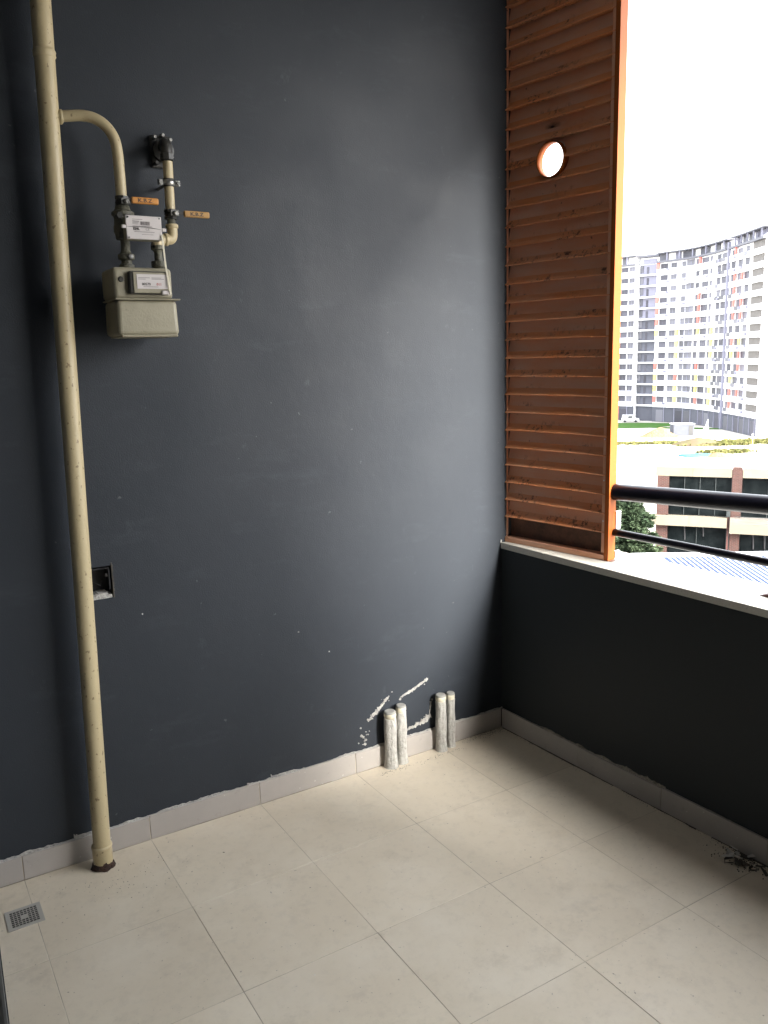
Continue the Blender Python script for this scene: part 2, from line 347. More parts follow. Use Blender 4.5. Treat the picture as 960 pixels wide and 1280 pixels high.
blob_path([(-.530, .118), (-.48, .124), (-.43, .138), (-.392, .152)], lambda t: .004+.008*t, 'plaster_patch', 'plaster', bw, seed=5, jag=.6)
blob_path([(-.402, .150), (-.396, .185), (-.392, .215)], lambda t: .0015+.0025*random.random()*(t > .5), 'plaster_patch', 'plaster', bw, seed=6, jag=.8)
for (sx, sz, r_) in [(-.738, .150, .006), (-.729, .143, .005), (-.705, .213, .005), (-.74, .185, .004), (-.752, .122, .003), (-.716, .128, .004), (-.998, .648, .003), (-.87, .542, .003), (-1.58, .83, .0025), (-1.92, 2.33, .003), (-.722, .11, .006), (-.385, .222, .004)]:
    blob_path([(sx-r_, sz), (sx+r_, sz+r_*.3)], swell(r_*.8), 'paint_chip', 'plaster', bw, seed=int(abs(sx)*999))
rp = random.Random(77)
for (ax_, az_, bx_, bz_, n_) in ((-.705, .205, -.600, .292, 16), (-.545, .272, -.415, .318, 8), (-.530, .112, -.392, .156, 14), (-.745, .10, -.70, .16, 8)):
    for k in range(n_):
        t = rp.random(); px_ = ax_+(bx_-ax_)*t+rp.gauss(0, .007); pz_ = az_+(bz_-az_)*t+rp.gauss(0, .008); r_ = rp.uniform(.0012, .0042)
        blob_path([(px_-r_, pz_-r_*rp.uniform(-.6, .9)), (px_+r_, pz_+r_*rp.uniform(-.3, .9))], swell(r_*rp.uniform(.3, .8)), 'paint_chip', 'plaster', bw, seed=k+int(t*999), jag=.6)
# the corner crack at the sill
blob_path([(-.003, .850), (-.006, .862), (-.003, .872)], lambda t: .0025, 'plaster_patch', 'plaster', bw, seed=9)
# skirting: back wall
sk = empty('skirting', 'pale grey tile skirting along the foot of the back wall', 'skirting', (0, 0, 0))
edges = [C3+(k-3)*TS for k in range(-1, 5)] + [-.012]
SH = .0877
for i in range(len(edges)-1):
    w_ = edges[i+1]-edges[i]-.003
    o = boxpart('skirting_tile', 'skirting', sk, 0, w_, -.0115+random.uniform(-.001, .001), -.0002, .001, SH+random.uniform(-.002, .002), .0012)
    o.location = (edges[i]+.0015, 0, 0)
boxpart('joint_filler', 'grout', sk, edges[0], -.012, -.0092, -.0001, .002, SH-.004)
def ragged(name, m, parent, f0, L, hmin, hmax, seed, prob=1.0, th=.006):
    rnd = random.Random(seed); b = MB(); n = int(L/.007); h = rnd.uniform(hmin, hmax); d = th
    for i in range(n):
        h2 = min(hmax, max(hmin, h+rnd.uniform(-.35, .35)*(hmax-hmin))); d2 = max(.002, min(th*1.7, d+rnd.uniform(-.0015, .0015)))
        if noise.noise(Vector((i*.07, seed, 0)))*.5+.5 < prob:
            a, c = L*i/n, L*(i+1)/n
            P = [f0(a, -d, 0), f0(c, -d2, 0), f0(c, .0, 0), f0(a, .0, 0), f0(a, -d*.5, h), f0(c, -d2*.5, h2), f0(c, .0, h2), f0(a, .0, h)]
            b.hexa([tuple(q) for q in P])
        h, d = h2, d2
        if rnd.random() < .025: h = hmax*rnd.uniform(1, 2.0)
    return b.build(name, m, parent)
ragged('plaster_edge', 'plaster', sk, lambda a, d, z: Vector((-2.23+a, d-.001, SH-.0015+z)), 1.50, .002, .010, 11, 1.1)
ragged('plaster_edge', 'plaster', sk, lambda a, d, z: Vector((-.73+a, d-.001, SH-.0015+z)), .73, .002, .008, 12, .8)
ragged('plaster_edge', 'plaster', sk, lambda a, d, z: Vector((-2.23+a, d-.006, .0+z*.3)), 1.4, .001, .003, 13, .35, .004)
# skirting: parapet wall
sk2 = empty('skirting', 'shaded grey tile skirting along the foot of the low parapet wall', 'skirting', (0, 0, 0), None, None, WROT)
se = [.013, .48, .89, 1.31, 1.73, 2.15, 2.57, 3.0, 3.4]
for i in range(len(se)-1):
    o = boxpart('skirting_tile', 'skirting', sk2, 0, se[i+1]-se[i]-.003, -.0115+random.uniform(-.001, .001), -.0002, .001, SH+random.uniform(-.002, .002), .0012)
    o.location = (se[i], 0, 0)
boxpart('joint_filler', 'grout', sk2, .014, 3.3, -.0092, -.0001, .002, SH-.004)
ragged('plaster_edge', 'plaster_dirty', sk2, lambda a, d, z: Vector((.15+a, d-.001, SH-.0015+z)), .75, .002, .012, 21, .75)
ragged('plaster_edge', 'plaster_dirty', sk2, lambda a, d, z: Vector((1.05+a, d-.001, SH-.0015+z)), .8, .001, .005, 22, .9)
ragged('plaster_edge', 'rubble_dark', sk2, lambda a, d, z: Vector((.02+a, d-.010, z*.3)), 1.5, .001, .006, 23, .6, .005)

# ------------------------------------------------------------------ sill, screen, rails
sill = empty('window_sill', 'pale stone sill slabs on top of the low parapet wall', 'sill', (0, 0, 0), None, None, WROT)
sb = [.001, .262, 1.42, 3.29]
for i in range(len(sb)-1):
    boxpart('sill_slab', 'sill_stone', sill, sb[i]+.001, sb[i+1]-.001, -.008, .255, .8335, .861, .002)
PS = .13                                 # the screen stands slightly skewed to the sill
PROT = WROT + math.atan(PS)
P0 = W(-.012, .012, 0)
scr = empty('louvre_screen', 'tall orange metal screen with horizontal slats and a round vent hole', 'louvre screen', P0, None, None, PROT)
PL = .545; PT = .046; ZT = 3.10; ZB = .8625
boxpart('end_stile', 'panel_orange', scr, PL-.020, PL, 0, PT, ZB, ZT, .0012)
boxpart('inner_stile', 'slat_brown', scr, PL-.034, PL-.0205, .003, .020, ZB+.03, ZT)
boxpart('wall_stile', 'slat_brown', scr, .002, .0165, .012, PT+.012, ZB, ZT)
boxpart('bottom_rail', 'slat_brown', scr, .016, PL-.0205, .001, PT-.002, ZB, ZB+.022, .0015)
boxpart('foot_plate', 'zinc_dull', scr, PL-.03, PL+.018, .0, PT+.012, .8612, ZB-.0003)
boxpart('back_sheet', 'panel_orange', scr, .018, PL-.021, PT-.004, PT-.001, ZB+.024, ZB+.12)
def slat_mesh(hole=None):
    """One lapped slat in local z 0..pitch, local y outward, x along. Two pieces: ledge and face."""
    p = .0753
    prof = [(.004, 0), (.018, .016), (.022, p), (.024, p), (.020, .014), (.006, -.004)]
    return prof
pitch = .0753; z0 = .975; XA, XB = .017, PL-.0215
HC = (.243, 2.404); HR = .066
def prof_obj(name, m, prof, zz, x0, x1, par):
    b = MB()
    n = len(prof); vs = []; NX = 14
    for i in range(NX+1):
        xx = x0+(x1-x0)*i/NX
        for (y, z) in prof: vs.append((xx, y, z))
    fs = []
    for i in range(NX):
        for k in range(n):
            a = i*n+k; c = i*n+(k+1) % n; fs.append((a, c, c+n, a+n))
    fs += [tuple(range(n))[::-1], tuple(range(NX*n, NX*n+n))]
    b.add(vs, fs); o = b.build(name, m, par); o.location = (0, 0, zz); return o
# boolean cutter for the hole (used once, then removed)
cut = MB().tube([(HC[0], -.05, HC[1]), (HC[0], .12, HC[1])], HR, 48, True, False).build('cut', None, scr)
def cut_with(o):
    md = o.modifiers.new('b', 'BOOLEAN'); md.operation = 'DIFFERENCE'; md.object = cut; md.solver = 'EXACT'
    bpy.context.view_layer.update(); dg = bpy.context.evaluated_depsgraph_get()
    me = bpy.data.meshes.new_from_object(o.evaluated_get(dg)); o.modifiers.clear(); o.data = me
def split_loose(o, par):
    bm = bmesh.new(); bm.from_mesh(o.data); bm.verts.ensure_lookup_table(); seen = set(); comps = []
    for v in bm.verts:
        if v.index in seen: continue
        st_ = [v]; cset = set()
        while st_:
            q = st_.pop()
            if q.index in cset: continue
            cset.add(q.index); st_ += [e.other_vert(q) for e in q.link_edges]
        seen |= cset; comps.append(cset)
    bm.free()
    if len(comps) < 2: return
    src = o.data
    for i, cset in enumerate(comps):
        b2_ = bmesh.new(); b2_.from_mesh(src); b2_.verts.ensure_lookup_table()
        bmesh.ops.delete(b2_, geom=[v for v in b2_.verts if v.index not in cset], context='VERTS')
        me = bpy.data.meshes.new(o.name); b2_.to_mesh(me); b2_.free()
        for m_ in src.materials: me.materials.append(m_)
        if i == 0: o.data = me
        else:
            c = bpy.data.objects.new(o.name.split('.')[0], me); COL.objects.link(c); c.parent = par; c.location = o.location
face_prof = [(.0245, .0280), (.0330, pitch+.001), (.0350, pitch+.001), (.0270, .0280)]
ledge_prof = [(.0005, .0005), (.0060, .0045), (.0175, .0135), (.0245, .0280), (.0270, .0280), (.0352, .0012), (.0010, -.0025)]
slats = []
for k in range(-1, 29):
    zz = z0+k*pitch
    if k == -1:
        continue
    top = min(zz+pitch, ZT)
    L_ = prof_obj('slat', 'slat_brown', face_prof, zz, XA, XB, scr)
    G_ = prof_obj('ledge', 'slat_ledge', ledge_prof, zz, XA, XB, L_); G_.location = (0, 0, 0)
    if abs(zz+pitch/2-HC[1]) < HR+pitch:
        cut_with(L_); cut_with(G_); split_loose(L_, scr); split_loose(G_, L_)
x = mat('soot', (.03, .02, .02), .9)
gt = x.n('ShaderNodeTexGradient', gradient_type='SPHERICAL'); x.t.links.new(x.coord(scale=(24, 1, 60)), gt.inputs[0])
x.t.links.new(x.mul(x.mul(gt.outputs[0], 1.3), x.noise(30, 4, .6, lo=.2, hi=.6)), x.b.inputs['Alpha'])
o = MB().add([(-.05, 0, -.022), (.05, 0, -.022), (.05, .002, .022), (-.05, .002, .022)], [(0, 1, 2, 3)]).build('soot_mark', 'soot', scr); o.location = (.235, .0262, 2.530)
# deep bottom bay below the last slat
prof_obj('bottom_sheet', 'sheet_shade', [(.040, ZB+.020-.9), (.040, z0-.9-.006), (.026, z0-.9-.006), (.026, z0-.9-.0012), (.0425, z0-.9-.0012), (.0425, ZB+.020-.9)], .9, XA, XB, scr)
b = MB(); sg = 48
vs = []; fs = []
for (rr, yy) in ((HR, -.001), (HR, .034), (HR-.0035, .034), (HR-.0035, -.001)):
    for k in range(sg): a = 2*math.pi*k/sg; vs.append((HC[0]+rr*math.cos(a), yy, HC[1]+rr*math.sin(a)))
for q in range(4):
    for k in range(sg): fs.append((q*sg+k, q*sg+(k+1) % sg, ((q+1) % 4)*sg+(k+1) % sg, ((q+1) % 4)*sg+k))
b.add(vs, fs, True); b.build('vent_ring', 'panel_orange', scr)
b = MB().tube([(HC[0]+.052, -.002, HC[1]+.055), (HC[0]+.068, -.006, HC[1]+.046), (HC[0]+.074, -.006, HC[1]+.034)], .0016, 8)
b.build('loose_wire', 'zinc', scr)
for zz in (1.02, 1.18, 1.34):
    MB().lathe([(.0, -.0015), (.003, -.001), (.003, .002)], (PL-.027, .002, zz), 10, 'y').build('rivet', 'white_metal', scr)
for (z_a, z_b) in ((.868, .895), (.985, 1.055)):
    boxpart('mounting_tab', 'white_metal', scr, PL-.006, PL+.004, PT+.0005, PT+.03, z_a, z_b)
bpy.data.objects.remove(cut)

rail = empty('balcony_railing', 'black steel railing of one thick and one thin bar above the sill', 'railing', (0, 0, 0))
def rl(name, p, q, rad, seg=24): return MB().tube([p, q], rad, seg).build(name, 'rail_black', rail)
tA, tB = W(.5079, .12, 1.1327), W(1.115, .19, 1.153)
lA, lB = W(.50, .12, .9735), W(1.17, .145, .970)
ext = lambda A, B, t: A+(B-A)*t
rl('top_bar', ext(tA, tB, .0), ext(tA, tB, 1.6), .0325)
rl('lower_bar', ext(lA, lB, .0), ext(lA, lB, 1.45), .0145, 16)
pc = ext(lA, lB, 1.3)
rl('post', Vector((pc.x, pc.y, .8615)), Vector((pc.x, pc.y, 1.14)), .017)
bp = empty('foot_bracket', 'reddish brown bracket bolted to the sill at the right edge', 'bracket', W(1.20, .15, .8612), None, None, WROT)
MB().hexa([(-.05, -.04, 0), (.09, -.04, 0), (.09, .04, 0), (-.05, .04, 0), (-.035, -.028, .006), (.09, -.028, .05), (.09, .028, .05), (-.035, .028, .006)]).build('base_plate', 'bracket_brown', bp, .003)
MB().lathe([(0, .014), (.007, .014), (.008, .006), (.008, 0)], (-.022, 0, .006), 6, 'z').build('bolt', 'rust', bp)

# ------------------------------------------------------------------ riser pipe
RY = -.078
riser = empty('riser_pipe', 'tall cream gas riser pipe standing on a rusty base in front of the wall', 'pipe', (-1.800, RY, 0))
def ax(z): return Vector((.0215*z, 0, z))       # slight lean of the pipe
MB().tube([ax(.02), ax(.8), ax(1.6), ax(2.3), ax(3.13)], .0285, 36).build('pipe', 'cream_pipe', riser)
b = MB()                                     # weld seam
for dz, rr in ((-.008, .0290), (-.004, .0315), (.0, .0308), (.005, .0318), (.009, .0290)): pass
b.lathe([(.0286, -.012), (.0316, -.008), (.0305, -.002), (.0322, .004), (.0300, .009), (.0286, .012)], tuple(ax(2.553)), 32, 'z', True)
b.build('weld_seam', 'cream_pipe', riser)
MB().lathe([(.0287, .082), (.0335, .080), (.0340, .074), (.0322, .070), (.0325, .022), (.029, .012)], (.001, 0, 0), 36, 'z', True).build('collar', 'cream_pipe', riser)
b = MB().lathe([(.0300, .022), (.0325, .014), (.036, .008), (.040, .003), (.038, .0005)], (0, 0, 0), 22, 'z', True)
random.seed(3)
b.v = [(v[0]*(1+random.uniform(-.10, .12)), v[1]*(1+random.uniform(-.10, .12)), max(.0006, v[2]*(1+random.uniform(-.2, .3)))) for v in b.v]
b.build('rust_ring', 'rust', riser)
# branch to the meter
MY = -.125
pts = []
ctrl = [(-1.745, RY, 2.385), (-1.70, -.088, 2.389), (-1.665, -.098, 2.392), (-1.635, -.108, 2.388), (-1.608, -.116, 2.374), (-1.588, -.121, 2.352), (-1.576, -.125, 2.322), (-1.572, -.126, 2.28), (-1.571, MY, 2.24), (-1.571, MY, 2.165)]
ctrl = [Vector(c)-Vector((-1.8, RY, 0)) for c in ctrl]
def catmull(P, n=5):
    out = []
    for i in range(len(P)-1):
        p0, p1, p2, p3 = P[max(0, i-1)], P[i], P[i+1], P[min(len(P)-1, i+2)]
        for k in range(n):
            t = k/n; out.append(.5*((2*p1)+(-p0+p2)*t+(2*p0-5*p1+4*p2-p3)*t*t+(-p0+3*p1-3*p2+p3)*t**3))
    return out+[P[-1]]
MB().tube(catmull(ctrl), .0158, 24).build('branch_pipe', 'cream_pipe', riser)
b = MB().lathe([(.0158, .0), (.020, .003), (.021, .010), (.0165, .014)], (0, 0, 0), 24, 'x', True)
b.v = [(v[0]+.0755, v[1]-.002, v[2]+2.3865) for v in b.v]; b.build('branch_weld', 'cream_pipe', riser)

# ------------------------------------------------------------------ gas meter set
gm = empty('gas_meter', 'beige diaphragm gas meter with index window hanging on the dark wall', 'gas meter', (-1.545, -.12, 1.86))
def gp(x, y, z): return (x+1.545, y+.12, z-1.86)
def rbox(name, m, par, x0, x1, y0, y1, z0, z1, bev, seg=4, taper=0):
    b = MB().hexa([gp(x0+taper, y0+taper, z0), gp(x1-taper, y0+taper, z0), gp(x1-taper, y1, z0), gp(x0+taper, y1, z0), gp(x0, y0, z1), gp(x1, y0, z1), gp(x1, y1, z1), gp(x0, y1, z1)])
    return b.build(name, m, par, bev, seg, smooth=False)
MX0, MX1 = -1.634, -1.450
o = rbox('lower_case', 'meter_paint', gm, MX0+.004, MX1+.003, -.198, -.05, 1.757, 1.862, .013, 4, -.003)
o = rbox('upper_case', 'meter_paint', gm, MX0, MX1-.006, -.195, -.05, 1.864, 1.957, .013, 4, 0)
rbox('flange', 'meter_paint', gm, MX0-.001, MX1+.012, -.207, -.05, 1.8615, 1.8655, .0015, 2)
rbox('bottom_rim', 'meter_paint', gm, MX0+.012, MX1, -.200, -.06, 1.752, 1.760, .003, 2)
IX0, IX1, IZ0, IZ1 = -1.592, -1.468, 1.877, 1.945
rbox('index_housing', 'window_frame_dark', gm, IX0, IX1, -.212, -.190, IZ0, IZ1, .007, 3)
rbox('index_bezel', 'meter_paint', gm, IX0+.012, IX1-.002, -.2155, -.2115, IZ0+.004, IZ1-.004, .0015, 2)
rbox('index_label', 'label_white', gm, IX0+.022, IX1-.010, -.2170, -.2150, IZ0+.016, IZ1-.010, 0)
rbox('index_knob', 'label_white', gm, IX1-.030, IX1-.008, -.222, -.2125, IZ0-.001, IZ0+.012, .003, 3)
MB().lathe([(0, -.199), (.007, -.199), (.009, -.194)], (-1.611+1.545, .12, 1.921-1.86), 16, 'y').build('seal_hole', 'window_frame_dark', gm)
def text(body, size, m, par, loc, rot=(R(90), 0, 0), name='printed_text', bold=.0, ext=.0002, align='LEFT', sx=1):
    cu_ = bpy.data.curves.new(name, 'FONT'); cu_.body = body; cu_.size = size; cu_.extrude = ext; cu_.offset = bold; cu_.align_x = align; cu_.resolution_u = 3
    t = bpy.data.objects.new(name, cu_); COL.objects.link(t); bpy.context.view_layer.update()
    me = bpy.data.meshes.new_from_object(t.evaluated_get(bpy.context.evaluated_depsgraph_get())); bpy.data.objects.remove(t)
    me.materials.clear(); me.materials.append(MT[m])
    o = bpy.data.objects.new(name, me); COL.objects.link(o); o.parent = par; o.location = loc; o.rotation_euler = rot; o.scale = (sx, 1, 1); return o
yl = -.2174
text('00570', .0105, 'ink', gm, gp(IX0+.036, yl, IZ0+.026), bold=.0002)
text('011', .0105, 'ink_red', gm, gp(IX0+.080, yl, IZ0+.026), bold=.0002)
b = MB()
for i, (dx, dz, l) in enumerate([(.026, .047, .035), (.026, .043, .022), (.066, .047, .030), (.066, .0435, .038), (.04, .021, .045)]):
    b.box(*[v for v in (IX0+dx+1.545, IX0+dx+l+1.545, yl+.12, yl+.1204, IZ0+dz-1.86, IZ0+dz+.0016-1.86)])
b.build('printed_lines', 'ink_grey', gm)
# inlet side: union and regulator body
ur = empty('gas_regulator', 'greenish black gas regulator body between the left valve and the meter', 'regulator', (-1.571, MY, 1.96))
MB().lathe([(.022, -.004), (.0225, .010), (.016, .013), (.0155, .024), (.0235, .026), (.0245, .040), (.0170, .044), (.0135, .052), (.0135, .082), (.0255, .084), (.0275, .100), (.030, .104), (.030, .122), (.027, .128), (.0275, .150), (.033, .153), (.033, .163), (.024, .168), (.020, .182), (0, .182)], (0, 0, 0), 28).build('regulator_body', 'olive_fitting', ur)
MB().lathe([(0, -.030), (.0125, -.030), (.016, -.022), (.016, 0)], (0, 0, .118), 20, 'y').build('regulator_cap', 'dark_fitting', ur)
MB().lathe([(0, -.032), (.0075, -.031), (.010, -.024), (.010, -.01)], (.006, 0, .032), 6, 'y').build('test_nipple', 'zinc_dull', ur)
MB().lathe([(0, -.034), (.009, -.034), (.011, -.026), (.011, 0)], (-.018, 0, .150), 6, 'y').build('side_bolt', 'dark_fitting', ur)
def ball_valve(x, y, z, h, labeltxt, hm, reach, droop, label, r_=.020):
    v = empty('ball_valve', label, 'valve', (x, y, z))
    MB().lathe([(.0165, -h/2), (.0205, -h/2+.001), (.0205, -h/4), (.0165, -h/5), (.0215, 0), (.0165, h/5), (.0205, h/4), (.0205, h/2-.001), (.0165, h/2)], (0, 0, 0), 8).build('valve_body', 'dark_fitting', v)
    MB().lathe([(0, -.040), (.0062, -.040), (.0075, -.034), (.0075, -.015)], (.002, 0, 0), 8, 'y').build('stem', 'dark_fitting', v)
    MB().lathe([(0, -.0445), (.0055, -.0445), (.0085, -.041), (.0085, -.036)], (.005, 0, -.002), 6, 'y').build('stem_nut', 'zinc', v)
    MB().box(-.010, .016, -.034, -.030, -.008, .010).build('stop_plate', 'zinc_dull', v, .001)
    hx = reach
    MB().box(.006, hx+.002, -.037, -.034, -.0042, .0042).build('lever', 'dark_fitting', v, .001)
    b = MB().box(hx, hx+.082, -.043, -.031, -.0095+droop, .0095+droop)
    hd_ = b.build('handle', hm, v, .0042, 3)
    text(labeltxt, .0145, 'ink', v, (hx+.018, -.0434, -.0050+droop), bold=.0003, sx=1.3)
    return v
ball_valve(-1.571, MY, 2.150, .040, 'K.B.Z', 'handle_orange', .018, .004, 'black ball valve with orange lever above the white counter box')
ball_valve(-1.4185, -.11, 2.128, .030, 'K.B.Z', 'handle_ochre', .030, -.001, 'black ball valve with ochre lever on the right hand pipe')
# electronic corrector box with label
cb = empty('counter_box', 'white electronic counter box with printed label in front of the pipes', 'box', (-1.532, -.19, 2.07))
BW, BH = .052, .034
MB().box(-BW, BW, -.004, .030, -BH, BH-.002).build('box_base', 'meter_paint', cb, .003)
MB().box(-BW-.001, BW+.001, -.012, -.0045, -BH+.001, BH).build('box_lid', 'label_white', cb, .0015)
for (sx_, sz_) in ((-1, 1), (-1, -1), (1, 1)):
    MB().lathe([(0, -.0135), (.0028, -.0135), (.003, -.0118)], (sx_*(BW-.005), 0, sz_*(BH-.005)), 10, 'y').build('screw', 'zinc_dull' if sz_ < 0 or sx_ > 0 else 'ink', cb)
b = MB()
for (xx, zz, l, h) in [(-.034, .0225, .030, .0014), (-.034, .0165, .020, .0026), (-.034, .0130, .018, .0014), (-.034, .0095, .016, .0012), (-.03, -.0125, .060, .0014), (-.008, -.0195, .034, .001), (-.034, .003, .058, .0015)]:
    b.box(xx, xx+l, -.0128, -.0122, zz, zz+h)
b.build('printed_lines', 'ink_grey', cb)
b = MB(); xx = -.010
for k in range(14):
    ww = random.choice((.0006, .001, .0016)); b.box(xx, xx+ww, -.0128, -.0122, .0075, .0180); xx += ww+random.choice((.0007, .0012))
b.build('barcode', 'ink_grey', cb)
text('E39L', .0095, 'ink', cb, (-.033, -.0128, -.0068), bold=.0004)
text('CE', .0095, 'ink_grey', cb, (.004, -.0128, -.0072))
MB().tube([(-BW-.008, -.011, .0015), (0, -.0145, .0025), (BW+.008, -.011, -.0035)], .0007, 6).build('seal_wire', 'zinc_dull', cb)
for xx, zz in ((-BW-.008, .0015), (BW+.008, -.0035)):
    MB().box(xx-.006, xx+.006, -.014, -.006, zz-.005, zz+.005).build('seal', 'label_white', cb, .002)
# outlet pipe assembly
op = empty('outlet_pipe', 'short cream outlet pipe with two elbows running down into the meter', 'pipe', (-1.4185, -.11, 2.1))
def oq(x, y, z): return (x+1.4185, y+.11, z-2.1)
MB().tube([oq(-1.4165, -.11, 2.285), oq(-1.4185, -.11, 2.142)], .0148, 24).build('upper_pipe', 'cream_pipe', op)
MB().tube([oq(-1.4185, -.11, 2.114), oq(-1.4185, -.11, 2.099)], .013, 20).build('nipple', 'olive_fitting', op)
el = catmull([Vector(oq(*q)) for q in [(-1.4175, -.11, 2.100), (-1.4170, -.11, 2.072), (-1.4225, -.1115, 2.0555), (-1.438, -.114, 2.0515), (-1.456, -.117, 2.0505)]], 5)
MB().tube(el, .0158, 24).build('elbow', 'cream_pipe', op)
for q, axs in (((-1.4175, -.11, 2.093), 'z'), ((-1.441, -.1145, 2.0515), 'x')):
    c = oq(*q); MB().lathe([(.0160, -.006), (.0195, -.005), (.0195, .005), (.0160, .006)], c, 24, axs, True).build('elbow_rim', 'cream_pipe', op)
el = catmull([Vector(oq(*q)) for q in [(-1.449, -.116, 2.0505), (-1.464, -.119, 2.048), (-1.4715, -.121, 2.038), (-1.4725, -.122, 2.020)]], 5)
MB().tube(el, .0170, 24).build('lower_elbow', 'cream_pipe', op)
MB().lathe([(.0172, .010), (.0212, .008), (.0212, -.003), (.015, -.006), (.0125, -.012), (.0125, -.036), (.0225, -.038), (.0235, -.054), (.018, -.058), (.016, -.072)], oq(-1.4710, -.1225, 2.022), 28).build('meter_union', 'olive_fitting', op)
# clamp and wall flange
cl = empty('pipe_clamp', 'zinc pipe clamp with two bolts around the upper outlet pipe', 'clamp', (-1.4180, -.11, 2.222))
MB().lathe([(.0152, -.009), (.0178, -.009), (.0182, 0), (.0178, .009), (.0152, .009)], (0, 0, 0), 28, 'z', True).build('band', 'zinc', cl)
for s_ in (-1, 1):
    MB().box(s_*.026-.009, s_*.026+.009, -.006, .002, -.009, .009).build('clamp_ear', 'zinc', cl, .003, 2)
    MB().lathe([(0, -.0125), (.0055, -.0125), (.0065, -.0065)], (s_*.028, 0, -.001), 6, 'y').build('clamp_bolt', 'zinc_dull', cl)
MB().tube([(0, .017, 0), (0, .108, 0)], .005, 10).build('stand_off', 'zinc_dull', cl)
MB().lathe([(.0149, -.0115), (.0168, -.0115), (.0168, .0115), (.0149, .0115)], (0, 0, 0), 24).build('rubber_liner', 'black_plastic', cl)
wf = empty('wall_flange', 'black bolted wall flange where the outlet pipe enters the wall', 'flange', (-1.4180, -.06, 2.332))
MB().box(-.018, .048, .048, .058, -.046, .052).build('back_plate', 'dark_fitting', wf, .006)
MB().lathe([(.030, .0), (.034, -.004), (.034, -.02), (.02, -.026), (0, -.026)], (.016, .045, .004), 28, 'y').build('flange_disc', 'dark_fitting', wf)
MB().tube(catmull([Vector(q) for q in [(.018, .03, .010), (.004, -.02, .010), (.0, -.043, .003), (0, -.05, -.014), (0, -.05, -.040)]], 4), .0175, 20).build('black_elbow', 'dark_fitting', wf)
MB().lathe([(.0195, -.010), (.021, -.008), (.021, .008), (.0195, .010)], (0, -.05, -.034), 8).build('elbow_rim', 'dark_fitting', wf)
for (xx, zz) in ((-.010, .040), (.040, .036), (.041, -.016), (.016, .048), (-.010, -.036)):
    MB().lathe([(0, .019), (.005, .019), (.0065, .025), (.0065, .046)], (xx, 0, zz), 6, 'y').build('bolt', 'zinc' if zz > -.022 else 'dark_fitting', wf)
# seal strap hanging down over the meter
st = MB()
sp = [(-1.481, -.205, 2.052), (-1.4795, -.208, 2.02), (-1.4795, -.214, 1.965), (-1.4775, -.221, 1.93), (-1.473, -.226, 1.878)]
for i in range(len(sp)-1):
    a, c = sp[i], sp[i+1]
    st.hexa([(a[0]-.0026, a[1], a[2]), (a[0]+.0026, a[1], a[2]), (a[0]+.0026, a[1]+.0015, a[2]), (a[0]-.0026, a[1]+.0015, a[2]),
             (c[0]-.0026, c[1], c[2]), (c[0]+.0026, c[1], c[2]), (c[0]+.0026, c[1]+.0015, c[2]), (c[0]-.0026, c[1]+.0015, c[2])])
tag(st.build('seal_strap', 'cap_ivory'), 'thin cream seal strap hanging from the counter box over the meter', 'strap')

# junction box in the wall hole
jb = empty('junction_box', 'open black junction box sunk in the wall behind the riser pipe', 'junction box', (-1.716, .02, .96))
b = MB(); 
for (x0, x1, z_0, z_1) in ((-.042, -.038, -.03, .048), (.036, .040, -.025, .048), (-.042, .040, .046, .050)):
    b.box(x0, x1, -.018, .030, z_0, z_1)
b.box(-.042, .040, .028, .031, -.03, .05); b.build('box_shell', 'black_plastic', jb)
MB().box(.026, .034, -.014, -.008, .018, .030).build('screw_lug', 'dark_fitting', jb, .001)
MB().tube([(-.02, .02, -.02), (-.01, -.005, .0), (.01, -.004, -.012), (.02, .02, .0)], .0018, 8).build('wire', 'black_plastic', jb)
random.seed(5)
b = MB()
for k in range(26):
    xx = random.uniform(-.045, .036); r_ = random.uniform(.004, .010)
    b.box(xx-r_, xx+r_, -.016+random.uniform(-.005, .0), .03, -.054, -.038+random.uniform(-.009, .004))
b.build('broken_plaster', 'plaster', jb)
random.seed(9)
b = MB()
for k in range(16):
    t = k/15; zz = .905+.112*t; w_ = .002+.006*random.random()
    b.box(HX1-.002, HX1+w_*.5, -.0018, .02, zz, zz+.008)
b.build('chipped_edge', 'rubble_dark', bw)

# ------------------------------------------------------------------ insulated pipe stubs
def stub(x, y, h, rad, label, seed, gapc=0):
    g = empty('pipe_stub', label, 'pipe stub', (x, y, 0), 'insulated pipe stubs at the foot of the wall')
    rnd = random.Random(seed); seg = 40; N = 34; vs = []; fs = []
    crease = rnd.uniform(3.6, 5.2)
    for i in range(N+1):
        z = (h-.030)*i/N
        flare = 1+.16*math.exp(-z/.012)+.05*math.sin(z*40+seed)
        for k in range(seg):
            a = 2*math.pi*k/seg
            n_ = noise.noise(Vector((math.cos(a)*1.3+seed, math.sin(a)*1.3, z*9)))*.06+noise.noise(Vector((math.cos(a)*4+seed, math.sin(a)*4, z*60)))*.035
            cz_ = -.10*math.exp(-((a-crease-z*1.2) % (2*math.pi)-.2)**2/.012)
            rr = rad*(flare+n_+cz_)
            vs.append((rr*math.cos(a), rr*math.sin(a), z))
    for i in range(N):
        for k in range(seg): a = i*seg+k; c = i*seg+(k+1) % seg; fs.append((a, c, c+seg, a+seg))
    b = MB(); b.add(vs, fs, True); b.add([(v[0], v[1], v[2]) for v in vs[-seg:]], [tuple(range(seg))])
    b.build('insulation', 'foam', g)
    b = MB().lathe([(0, h-.034), (rad*.80, h-.033), (rad*.84, h-.028+gapc), (rad*.98, h-.022), (rad*.96, h-.008)], (0, 0, 0), 24, 'z', True)
    b.build('tape_band', 'cap_ivory', g)
    b = MB().lathe([(rad*.95, h-.009), (rad*.93, h-.003), (rad*.78, h), (0, h)], (0, 0, 0), 24, 'z'); b.build('end_cap', 'cap_grey', g)
